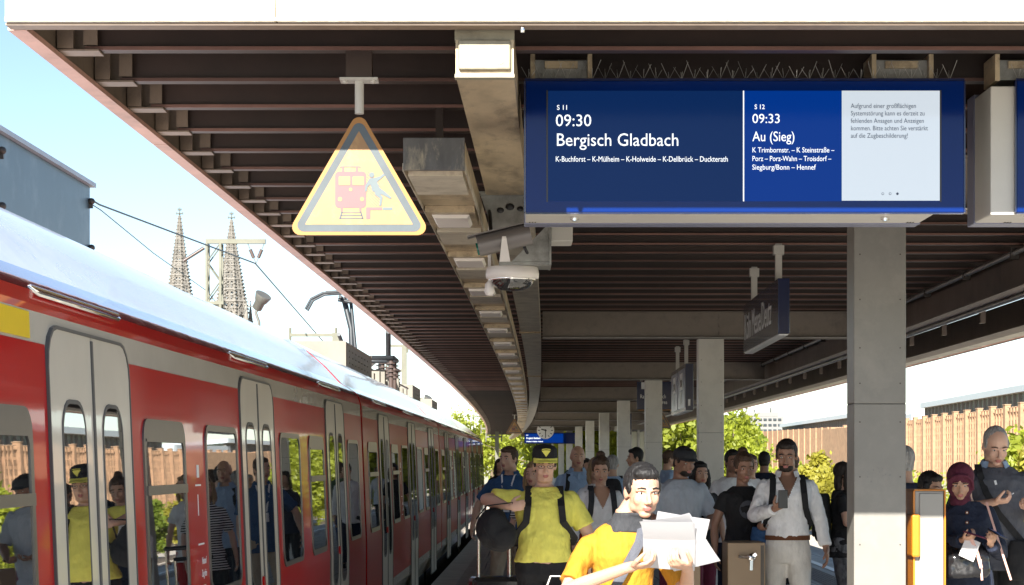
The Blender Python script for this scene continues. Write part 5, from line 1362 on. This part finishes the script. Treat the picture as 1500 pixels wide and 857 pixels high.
    def vpost(me, o):
        if not vneck: return
        b = bmesh.new(); b.from_mesh(me); dl = []
        for f in b.faces:
            c = f.calc_center_median() / s
            if c.z > vneck and c.y + lean * (c.z - .95) < .01 and abs(c.x - hx * .4) < (c.z - vneck) * .48: dl.append(f)
        bmesh.ops.delete(b, geom=dl, context='FACES'); b.to_mesh(me); b.free()
    garment = {'tee': 't_shirt', 'shirt': 'shirt', 'coat': 'coat', 'jacket': 'jacket'}[kind]
    solid(q, garment, tm, root, max(vox * .95, .0075), disp=.020 if vox < .0125 else .012, dsc=.075, smooth=2, post=vpost)
    if 'collar' in extra or 'darkcollar' in extra:
        q = MB(); pts = []
        for t_ in np.linspace(-2.5, 2.5, 15):
            pts.append(Vector((math.sin(t_) * .072 + hx * .5, .018 + math.cos(t_) * .070, 1.487 - .012 * (1 - math.cos(t_)))))
        R_ = []
        for p in pts:
            o_ = Vector((p.x - hx * .5, p.y - .018, 0)).normalized(); R_.append([p + Vector((0, 0, .028)), p + Vector((0, 0, .03)) + o_ * .007, p + o_ * .030 + Vector((0, 0, -.014)), p + o_ * .020 + Vector((0, 0, -.016))])
        q.loft(R_, smooth=False); fin(q); q.build('collar', CL['charcoal'] if 'darkcollar' in extra else (CL['paleblue'] if 'bluecollar' in extra else tm), root)
    if 'gaiter' in extra:
        q = MB(); q.loft([sring(1.425, .125, .095, .015, cx=hx * .2), sring(1.455, .104, .092, .022, cx=hx * .3), sring(1.49, .088, .088, .02, cx=hx * .5), sring(1.515, .084, .086, .012, cx=hx * .6)]); fin(q); solid(q, 'neck_scarf', CL['charcoal'], root, .007, disp=.015, dsc=.05)
    if 'placket' in extra:
        q = MB(); bb = T[4][2] * g + .022; q.box(-.014, .014, -.122 - .0, -.112, 1.02, 1.44); fin(q); q.build('button_placket', tm, root)
    if 'buttons' in extra:
        for zz_ in (1.385, 1.315, 1.20):
            q = MB(); q.tube([(-.02, -.158 + (.0 if zz_ > 1.3 else -.004), zz_), (-.02, -.170, zz_)], .0125, 14); q.tube([(-.02, -.171, zz_), (-.02, -.1725, zz_)], .006, 10, 1); fin(q); q.build('button', [CL['leather'], CL['offwhite']], root)
    if 'lanyard' in extra:
        q = MB()
        for a in (-1, 1): q.ribbon([(a * .07, .03, 1.49), (a * .065, -.07, 1.46), (a * .045, -.125, 1.36), (a * .012, -.145, 1.2)], .016, .003, (1, 0, 0))
        q.box(-.03, .03, -.152, -.148, 1.10, 1.19); fin(q); q.build('lanyard', CL['white'], root)
    if 'print' in extra:
        q = MB(); q.tube([(0, -.128, 1.27), (0, -.152, 1.27)], .075, 22, smooth=False); fin(q); q.build('shirt_print', CL['darkgrey'], root)
    if 'badge' in extra:
        q = MB()
        for (x_, z_, t_) in ((-.03, 1.36, .5), (-.018, 1.32, .5), (.07, 1.30, .9)): q.ribbon([(x_, -.14, z_ + .014), (x_ + .014 * t_, -.146, z_ - .014)], .014, .006, (1, 0, 0))
        fin(q); q.build('reflective_badge', CL['white'], root)
    # ---- trousers, belt, shoes
    q = MB(); hr = [sring(1.0, .152 * g + .004, .108 * g, .008), sring(.93, .168 * g, .122 * g, .01), sring(.85, .172 * g, .122 * g, .012), sring(.80, .16 * g, .11 * g, .012)]
    q.loft(hr); gl_ = 1 + (g - 1) * .6
    short = bottom.endswith('_shorts'); bc = CL[bottom.replace('_shorts', '')]
    for sd_ in 'RL':
        A, B, C3 = legs[sd_]
        if short: q.tube([A, A.lerp(B, .5), A.lerp(B, .95)], [.095 * gl_, .092 * gl_, .085 * gl_], 14)
        else: q.tube([A, A.lerp(B, .5), B, B.lerp(C3, .5), C3 + Vector((0, 0, .0))], [.094 * gl_, .084 * gl_, .066 * gl_, .060, .056], 14)
    fin(q); solid(q, 'shorts' if short else 'trousers', bc, root, max(vox, .011), disp=.014, dsc=.07, smooth=2)
    if 'belt' in extra:
        q = MB(); q.loft([sring(z, .163 * g + .006, .118 * g + .006, .009) for z in (.975, 1.01)]); fin(q); q.build('belt', CL['leather'], root)
    for sd_ in 'RL':
        C3 = legs[sd_][2]; q = MB(); zf = C3.z - .085
        q.ell((C3.x, C3.y - .055, zf + .035), (.045, .135, .038), 14, 8); q.ell((C3.x, C3.y + .02, zf + .06), (.040, .05, .05), 12, 8); q.box(C3.x - .04, C3.x + .04, C3.y - .165, C3.y + .06, zf, zf + .018); fin(q); q.build('shoe', CL[shoe], root)
    return root, X, s
def straps_mb(q, X, g=1.0, sex='m', fr=-.135):
    k = 1.0 if sex == 'm' else .86
    for a in (-1, 1):
        q.ribbon([X((a * .095 * k, .12, 1.36)), X((a * .105 * k, .06, 1.445)), X((a * .11 * k, -.01, 1.465)), X((a * .112 * k, -.08, 1.42)), X((a * .118 * k, fr * g - .008, 1.33)), X((a * .130 * k, fr * g - .002, 1.22)), X((a * .165 * k * g, -.05, 1.10)), X((a * .15 * g, .08, 1.05))], .048, .010)
def backpack(label, P_, color, sex='m', g=1.0, size=1.0, cat='backpack'):
    root, X, s = P_; t = thing('backpack', label, cat, root.location, root.rotation_euler.z, 'backpacks worn by passengers')
    q = MB(); y0 = .105 * g
    q.loft([[Vector((a_ * X((1, 0, 0)).x, X((0, yy, z)).y, X((0, 0, z)).z)) for a_, yy in [(math.cos(t_) * rx * size, y0 + .085 * size + math.sin(t_) * .085 * size * (.4 + .6 * f)) for t_ in np.linspace(0, 2 * math.pi, 20, endpoint=False)]] for z, rx, f in ((.95, .12, .5), (.99, .15, .9), (1.1, .155, 1), (1.3, .145, .9), (1.40, .12, .6), (1.43, .08, .3))])
    solid(q, 'pack', CL[color], t, .012, disp=.012, dsc=.08)
    q = MB(); q.box(-.09, .09, X((0, y0 + .165 * size, 1.1)).y, X((0, y0 + .19 * size, 1.1)).y, X((0, 0, 1.0)).z, X((0, 0, 1.2)).z); q.build('pocket', CL[color], t, bevel=.015)
    for a in (-1,): q = MB(); straps_mb(q, X, g, sex); q.build('shoulder_straps', CL[color if color != 'grey' else 'grey'], t)
    return t
def obj_at(name, label, cat, P_, group=None):
    root, X, s = P_; return thing(name, label, cat, root.location, root.rotation_euler.z, group)

# ---- foreground and middle figures
a_R = ((-.275, -.12, 1.17), (-.02, -.33, 1.285), (1, -.45, .12), (0, .25, 1), 1.0)
a_L = ((.27, -.13, 1.16), (.23, -.36, 1.285), (-.75, -.6, .15), (0, .3, 1), 1.0)
pa1 = person('young man in an orange shirt with dark collar hurrying past with papers, nearest the camera', .465, 8.7, 6, 1.62, girth=.84, hair=('short', 'black'), top=('tee', 'orange', .85), bottom='darkgrey', aR=a_R, aL=a_L, yaw=8, pitch=-8, lean=.16, hx=.07, vox=.0075, extra=('darkcollar', 'gaiter'), sk='tan')
r_, X_, s_ = pa1
t = obj_at('paper_sheaf', 'sheaf of loose white papers held by the man in orange', 'papers', pa1)
for k, (an, dx, dz_) in enumerate(((8, 0, 0), (-4, .02, .012), (14, -.01, -.01), (-12, .045, .004), (22, .03, .02))):
    c = X_((.14 + dx, -.415 - .004 * k, 1.385 + dz_)); q = MB(); rot = Matrix.Rotation(R(-40), 3, 'X') @ Matrix.Rotation(R(12), 3, 'Y') @ Matrix.Rotation(R(an + 68), 3, 'Z'); vs = []
    for i in range(7):
        for j in range(5):
            u, v = (i / 6 - .5) * .297, (j / 4 - .5) * .21; vs.append(c + rot @ Vector((u, v, .010 * math.sin(u * 9 + k) + .02 * (u * u + v * v) * 8)))
    q.add(vs, [(i * 5 + j, i * 5 + j + 1, i * 5 + j + 6, i * 5 + j + 5) for i in range(6) for j in range(4)], 0, True); q.build('sheet', M['paper'], t)
t = obj_at('tote_bag', 'pale tote bag hanging at the elbow of the man in orange', 'bag', pa1)
q = MB(); q.loft([sring(z, rx, ry, .04, cx=-.26) for z, rx, ry in ((.72, .14, .05), (.74, .15, .06), (.9, .15, .07), (1.04, .14, .04))]); solid(q, 'bag_body', CL['offwhite'], t, .01, disp=.015, dsc=.08)
q = MB(); q.ribbon([(-.34, .04, 1.02), (-.30, .03, 1.13), (-.26, .03, 1.13), (-.18, .04, 1.02)], .02, .004, (0, 1, 0)); q.build('handle', CL['offwhite'], t)
t = obj_at('satchel_strap', 'grey strap across the orange shirt of the nearest man', 'strap', pa1)
q = MB(); q.ribbon([X_((.10, .06, 1.47)), X_((.075, -.06, 1.45)), X_((.05, -.125, 1.38)), X_((-.02, -.140, 1.25)), X_((-.10, -.135, 1.10)), X_((-.17, -.08, .98))], .04, .006); q.build('strap', CL['darkgrey'], t)

aR2 = ((-.41, -.06, 1.375), (-.245, -.25, 1.325), (.9, -.1, .15), (0, 1, 0), 1.25)
aL2 = ((.315, .0, 1.13), (.315, -.08, .93), (0, -.2, -1), (-1, 0, 0), .6)
pa2 = person('stout man in a bright yellow shirt, black and yellow cap and glasses', .225, 14.3, 0, 1.72, girth=1.22, hair=('short', 'dark'), top=('tee', 'yellow', .8), bottom='black_shorts', aR=aR2, aL=aL2, yaw=4, pitch=-6, vox=.0085, stride=.4, extra=('cap', 'glasses', 'cropped'))
r_, X_, s_ = pa2
t = obj_at('shoulder_straps', 'black rucksack straps over the yellow shirt', 'straps', pa2)
q = MB(); straps_mb(q, X_, 1.30); q.build('strap_pair', CL['black'], t)
t = obj_at('duffel_bag', 'bulging black duffel bag swinging beside the man in yellow', 'bag', pa2)
q = MB(); q.ell((-.36, -.20, 1.16), (.115, .12, .135), 18, 12, rot=Matrix.Rotation(.3, 3, 'Y')); q.ell((-.30, -.2, 1.10), (.115, .12, .11), 16, 10); solid(q, 'bag_body', CL['black'], t, .012, disp=.03, dsc=.09)
q = MB(); q.ribbon([(-.47, -.2, 1.22), (-.40, -.22, 1.31), (-.22, -.25, 1.335), (-.25, -.22, 1.2)], .03, .008, (0, 1, 0)); q.ribbon([(-.42, -.315, 1.17), (-.36, -.33, 1.06)], .008, .004, (1, 0, 0)); q.build('carry_strap', CL['black'], t)
pa3 = person('woman with tied-back hair in a white V-neck blouse and dark trousers', .765, 17.6, 4, 1.675, 'f', 1.0, 'tan', ('bun', 'brown'), ('shirt', 'white', 1.7, 1.26), 'navy', yaw=-6, pitch=-12, stride=.3, vox=.0085, extra=('belt', 'tucked'))
backpack('black backpack worn by the woman in the white blouse', pa3, 'charcoal', 'f')
pa3b = person('fair-haired woman in a white t-shirt and red trousers, behind the white blouse', .86, 21.0, 12, 1.66, 'f', 1.0, 'fair', ('long', 'blond'), ('tee', 'white', .6), 'red', stride=-.4, vox=.011)
pa4 = person('man in a blue polo shirt with a white lanyard beside the train', -.02, 20.4, -14, 1.77, 'm', 1.05, 'fair', ('short', 'brown'), ('tee', 'blue', .8), 'beige', aR=((-.33, .04, 1.17), (-.36, -.1, .95), (0, -.2, -1), (1, 0, 0), .6), yaw=-20, stride=-.5, vox=.010, extra=('collar', 'lanyard'))
pa5 = person('woman with long fair hair half hidden behind the man in yellow', .20, 18.6, -20, 1.62, 'f', 1.0, 'fair', ('long', 'blond'), ('tee', 'stripe', .8), 'black', vox=.010)
pa6 = person('balding man in a pale blue shirt left of the woman in the white blouse', .72, 22.5, 6, 1.80, 'm', 1.05, 'tan', ('bald', 'shave'), ('shirt', 'paleblue', 1.8), 'navy', stride=.5, vox=.010, extra=('collar', 'placket'))
t = obj_at('shoulder_bag', 'black strap bag on the pale blue shirt', 'bag', pa6)
q = MB(); q.ribbon([pa6[1]((-.10, .06, 1.45)), pa6[1]((-.11, -.08, 1.43)), pa6[1]((-.125, -.135, 1.3)), pa6[1]((-.17, -.1, 1.1)), pa6[1]((-.22, .0, .95))], .045, .006); q.ell((-.26, .03, .88), (.06, .14, .11), 12, 8); q.build('bag_and_strap', CL['black'], t)
pa7 = person('grey-haired man seen from behind with a black backpack', 1.30, 26.5, 172, 1.70, 'm', 1.05, 'tan', ('short', 'grey'), ('shirt', 'paleblue', .8), 'charcoal', vox=.010)
backpack('black backpack on the back of the grey-haired man', pa7, 'black')
pa8 = person('dark-haired man in profile at the fourth pillar, looking left', 1.66, 27.4, -78, 1.79, 'm', 1.0, 'tan', ('tall', 'black'), ('shirt', 'navy', 1.8), 'navy', vox=.010)
pa9 = person('man in a pale grey t-shirt and dark flat cap, looking down', 1.42, 17.2, 8, 1.755, 'm', 1.08, 'dark', ('short', 'dark'), ('tee', 'grey', .9), 'maroon_shorts', aR=((-.26, -.04, 1.14), (-.10, -.27, 1.04), (.8, -.5, -.2), (0, 0, 1), .9), aL=((.26, -.04, 1.14), (.12, -.28, 1.03), (-.7, -.6, -.2), (0, 0, 1), .9), yaw=22, pitch=-14, vox=.0085, extra=('flatcap', 'beard'))
pa10 = person('dark curly-haired woman just left of the second pillar', 1.78, 19.4, 14, 1.62, 'f', 1.05, 'tan', ('long', 'black'), ('tee', 'black', .4), 'maroon', vox=.010)
pa11 = person('man in a light blue shirt half hidden by the third pillar', 2.30, 30.0, 95, 1.78, 'm', 1.0, 'tan', ('short', 'brown'), ('shirt', 'paleblue', 1.6), 'beige', vox=.012)
pa12 = person('woman with hair knotted up in a black printed t-shirt right of the second pillar', 1.84, 16.3, 10, 1.70, 'f', 1.1, 'dark', ('bun', 'brown'), ('tee', 'black', .5), 'black', aR=DOWN['R'], aL=((.22, -.10, 1.15), (.10, -.30, 1.12), (-.6, -.6, 0), (0, 0, 1), .8), pitch=-10, vox=.0085, extra=('print',))
t = obj_at('blue_bag', 'shiny blue bag hanging in front of the woman in the printed t-shirt', 'bag', pa12)
q = MB(); q.loft([sring(z, rx, ry, -.27, cx=.10) for z, rx, ry in ((.93, .10, .05), (.96, .13, .07), (1.03, .125, .06), (1.10, .10, .03))]); solid(q, 'bag_body', CL['blue'], t, .010, disp=.03, dsc=.07)
aR13 = ((-.25, -.08, 1.16), (-.10, -.29, 1.22), (.5, -.6, .4), (.3, .2, 1), 1.1)
pa13 = person('bearded man in a white open-necked shirt and white trousers', 2.15, 16.0, -4, 1.80, 'm', 1.03, 'dark', ('short', 'dark'), ('shirt', 'white', 1.9, 1.30), 'offwhite', aR=aR13, aL=((.25, .02, 1.13), (.29, -.05, .91), (.1, -.2, -1), (-1, 0, 0), .5), yaw=-8, pitch=-10, stride=.35, vox=.0080, extra=('collar', 'belt', 'beard', 'tucked'))
backpack('black backpack worn by the man in the white shirt', pa13, 'black')
t = obj_at('mobile_phone', 'mobile phone in the hand of the man in the white shirt', 'phone', pa13)
q = MB(); c = pa13[1]((-.055, -.375, 1.29)); q.box(c.x - .036, c.x + .036, c.y - .004, c.y + .004, c.z - .07, c.z + .07); o_ = q.build('phone_body', M['black'], t, bevel=.004)
pa14 = person('man in a black jacket and black trousers seen from behind, shoes visible', 3.70, 27.0, 200, 1.72, 'm', 1.05, 'tan', ('short', 'brown'), ('jacket', 'black', 1.95), 'black', vox=.010)
pa14b = person('short-haired person standing left of the man in the black jacket', 3.40, 27.6, 170, 1.75, 'm', 1.0, 'dark', ('short', 'black'), ('jacket', 'navy', 1.95), 'navy', vox=.012)
pa14c = person('young man in a white t-shirt behind the woman with knotted hair', 2.68, 23.0, 10, 1.70, 'm', 1.0, 'tan', ('short', 'brown'), ('tee', 'white', .6), 'denim', vox=.011)
pa14d = person('man in a white shirt peering past the second pillar', 2.22, 20.6, 10, 1.74, 'm', 1.0, 'dark', ('short', 'black'), ('shirt', 'white', 1.9), 'navy', vox=.011)
pa15 = person('woman in profile wearing a face mask, black top and patterned grey trousers', 3.04, 18.8, 84, 1.615, 'f', 1.12, 'fair', ('long', 'dark'), ('tee', 'black', .55), 'pattern', aR=((-.22, -.02, 1.14), (-.14, -.24, 1.10), (.3, -.9, 0), (0, 0, 1), .7), aL=((.22, -.04, 1.13), (.12, -.26, 1.12), (-.3, -.9, 0), (0, 0, 1), .7), vox=.0085, extra=('mask',))
backpack('black backpack with grey strap on the masked woman', pa15, 'black', 'f', 1.1)
t = obj_at('hair_clip', 'small turquoise clip in the hair of the masked woman', 'hair clip', pa15); q = MB(); q.ell((.05, -.0, 1.605), (.012, .006, .02), 8, 5); q.build('clip', mat('turquoise', (.05, .45, .5), .4, var=0), t)
pa16 = person('man in a dark coat mostly hidden behind the nearest pillar', 2.965, 15.5, 186, 1.74, 'm', 1.05, 'tan', ('short', 'grey'), ('jacket', 'navy', 1.95), 'navy', vox=.010)
pa17 = person('dark-haired woman whose head shows above the ticket validator', 2.86, 14.1, 38, 1.56, 'f', 1.0, 'olive', ('long', 'black'), ('coat', 'charcoal', 1.9), 'black', pitch=-12, vox=.0085)
aR18 = ((-.205, -.10, 1.14), (-.065, -.33, 1.20), (.75, -.5, .25), (.1, .3, 1), 1.15)
aL18 = ((.22, -.09, 1.10), (.12, -.35, 1.17), (.0, -.8, .5), (-.5, .2, .8), 1.0)
pa18 = person('woman in a wine-red headscarf and navy coat looking at her phone', 3.00, 13.5, -6, 1.62, 'f', 1.05, 'olive', ('hijab', 'wine'), ('coat', 'navy', 1.93), 'black', aR=aR18, aL=aL18, yaw=-6, pitch=-22, hx=-.045, vox=.0070, extra=('buttons',))
def phone(label, P_, c, ex, col=M['black']):
    t = obj_at('mobile_phone', label, 'phone', P_); q = MB(); q.box(-.036, .036, -.005, .005, -.074, .074); o_ = q.build('phone_body', col, t, bevel=.005); o_.location = P_[1](c); o_.rotation_euler = ex
    q = MB(); q.box(-.032, .032, -.0062, -.0054, -.068, .068); q.build('phone_screen', M['screenL'], o_); return t
phone('phone held tilted in the left hand of the woman in the headscarf', pa18, (.155, -.45, 1.245), (R(-70), R(20), R(35)))
phone('second phone held flat in the right hand of the woman in the headscarf', pa18, (.01, -.40, 1.235), (R(-75), R(10), R(60)), CL['wine'])
t = obj_at('folded_leaflet', 'folded white leaflet under the hand of the woman in the headscarf', 'leaflet', pa18); q = MB(); q.box(-.05, .05, -.004, .004, -.09, .06); o_ = q.build('leaflet', M['signwhite'], t); o_.location = pa18[1]((-.02, -.37, 1.15)); o_.rotation_euler = (R(-30), R(25), 0)
t = obj_at('handbag', 'black handbag with pink leather strap carried by the woman in the headscarf', 'handbag', pa18)
q = MB(); q.loft([sring(z, rx, ry, -.24, cx=-.05) for z, rx, ry in ((.86, .15, .05), (.89, .17, .07), (1.0, .16, .07), (1.09, .12, .03))]); solid(q, 'bag_body', mat('black_patent', (.01, .01, .012), .18, var=0), t, .010, disp=.02, dsc=.07)
q = MB(); q.ribbon([(-.03, -.34, 1.15), (.02, -.33, 1.05), (.055, -.30, .93)], .022, .006); q.ribbon([(.10, -.2, 1.35), (.14, -.25, 1.2), (.2, -.27, 1.0), (.25, -.25, .85)], .014, .004); q.ribbon([(.0, -.26, 1.10), (.05, -.29, 1.0), (.06, -.3, .85)], .014, .004); q.build('strap', mat('pink_leather', (.55, .33, .28), .5, var=.05), t)
aR19 = ((-.27, -.06, 1.17), (-.06, -.30, 1.24), (.85, -.35, .1), (.1, .3, 1), 1.2)
aL19 = ((.28, -.04, 1.15), (.17, -.30, 1.20), (-.5, -.7, .1), (0, .3, 1), 1.1)
pa19 = person('tall grey-haired man in a dark grey polo shirt at the right edge', 3.38, 14.3, -4, 1.89, 'm', 1.15, 'fair', ('buzz', 'grey'), ('tee', 'darkgrey', .95), 'black', aR=aR19, aL=aL19, yaw=8, pitch=-24, hx=-.02, vox=.0075, extra=('collar', 'bluecollar', 'badge'))
t = obj_at('shoulder_bag', 'black shoulder bag slung across the dark grey polo shirt', 'bag', pa19)
X_ = pa19[1]; q = MB(); q.ribbon([X_((-.10, .10, 1.42)), X_((-.12, -.02, 1.475)), X_((-.12, -.10, 1.42)), X_((-.09, -.152, 1.3)), X_((-.01, -.165, 1.16)), X_((.08, -.17, 1.05)), X_((.15, -.15, .97))], .045, .007)
q.build('strap', CL['black'], t); q = MB(); q.loft([sring(z, rx, ry, -.20, cx=.19) for z, rx, ry in ((.80, .13, .04), (.83, .15, .06), (.98, .15, .06), (1.07, .13, .03))]); solid(q, 'bag_body', CL['black'], t, .011, disp=.02, dsc=.08)
t = obj_at('wrist_watch', 'dark watch on the wrist of the tall man in grey', 'watch', pa19); e_ = X_((.165, -.285, 1.197)); q = MB(); dv = (X_(aL19[1]) - X_(aL19[0])).normalized(); q.tube([e_ - dv * .012, e_ + dv * .012], .034, 14); q.build('watch_strap', CL['black'], t)

# ---- people farther along the platform
far = [
    (.42, 31, 0, 1.72, 'm', 'short', 'dark', 'white', 'navy', 'man in a white t-shirt in the distance behind the yellow cap'),
    (-.20, 33, 10, 1.66, 'f', 'long', 'dark', 'black', 'black', 'dark-dressed woman near the far train doors'),
    (1.15, 36, 175, 1.78, 'm', 'short', 'brown', 'green', 'denim', 'man in an olive top walking away mid-platform'),
    (2.95, 33, 90, 1.68, 'f', 'bun', 'dark', 'black', 'denim', 'woman in black waiting beyond the third pillar'),
    (1.75, 50, 180, 1.69, 'f', 'pony', 'brown', 'grey', 'black', 'far woman with a ponytail walking away'),
    (1.05, 29, 15, 1.66, 'f', 'long', 'dark', 'navy', 'black', 'woman in navy behind the grey-haired backpacker'),
    (3.45, 40, 0, 1.72, 'm', 'short', 'grey', 'paleblue', 'beige', 'grey-haired man in pale blue far under the canopy'),
    (.95, 62, 0, 1.70, 'f', 'long', 'brown', 'yellow', 'denim', 'far small figure in a yellow top'),
]
for i, (x_, d_, rz_, h_, sx_, hs_, hc_, tc_, bc_, lab_) in enumerate(far):
    person(lab_, x_, d_, rz_, h_, sx_, 1.0, ('fair', 'tan', 'olive', 'dark')[i % 4], (hs_, hc_), ('tee' if i % 2 else 'shirt', tc_, .7 if i % 2 else 1.8), bc_, stride=(.4, -.4, 0)[i % 3], vox=.014)

def suitcase(x, d, rz, col, label, h=.62, open_=.36):
    t = thing('trolley_suitcase', label, 'suitcase', (x, d, 0), R(rz), 'trolley suitcases')
    q = MB(); q.box(-.20, .20, -.12, .12, .06, .06 + h); sh_ = q.build('shell', col, t, bevel=.035)
    for k in range(5): q = MB(); q.box(-.16 + k * .08 - .008, -.16 + k * .08 + .008, -.128, -.1195, .12, h); q.build('rib', col, sh_)
    q = MB()
    for a in (-.12, .12): q.tube([(a, .10, h * .9), (a, .10, h + .06 + open_)], .011, 8)
    q.tube([(-.13, .10, h + .07 + open_), (.13, .10, h + .07 + open_)], .017, 8, 1); q.build('telescopic_handle', [M['chrome'], M['black']], t)
    for a in (-.15, .15):
        for b in (-.08, .08): q = MB(); q.tube([(a - .012, b, .035), (a + .012, b, .035)], .035, 12); q.build('wheel', M['black'], t)
suitcase(-.12, 15.6, 10, mat('black_suitcase_shell', (.015, .015, .018), .2, var=.05, coat=.3), 'black hard-shell suitcase pulled beside the man in yellow', .68, .30)
suitcase(.06, 17.0, -15, mat('red_suitcase_shell', (.5, .02, .02), .3, var=.05), 'red suitcase behind the legs of the man in yellow', .60, .25)

# ------------------------------------------------------------------ turn modifier stacks and lettering into plain meshes
bpy.context.view_layer.update()
dg = bpy.context.evaluated_depsgraph_get()
news = []
for o, post in BAKE: news.append((o, post, bpy.data.meshes.new_from_object(o.evaluated_get(dg), depsgraph=dg)))
for o in list(COL.objects):
    if o.type == 'FONT': news.append((o, 'font', bpy.data.meshes.new_from_object(o.evaluated_get(dg), depsgraph=dg)))
fm = {}
for o, post, me in news:
    if post == 'font':
        n_ = inst(o.name + '_tmp', me, o.parent); n_.location = o.location; n_.rotation_euler = o.rotation_euler; n_.scale = o.scale
        if 'fit' in o: n_.scale[0] = o['fit'] / max(v.co.x for v in me.vertices)
        nm = o.name; bpy.data.objects.remove(o); n_.name = 'lettering'
        continue
    if post: post(me, o)
    o.modifiers.clear(); o.data = me
    for p in me.polygons: p.use_smooth = True
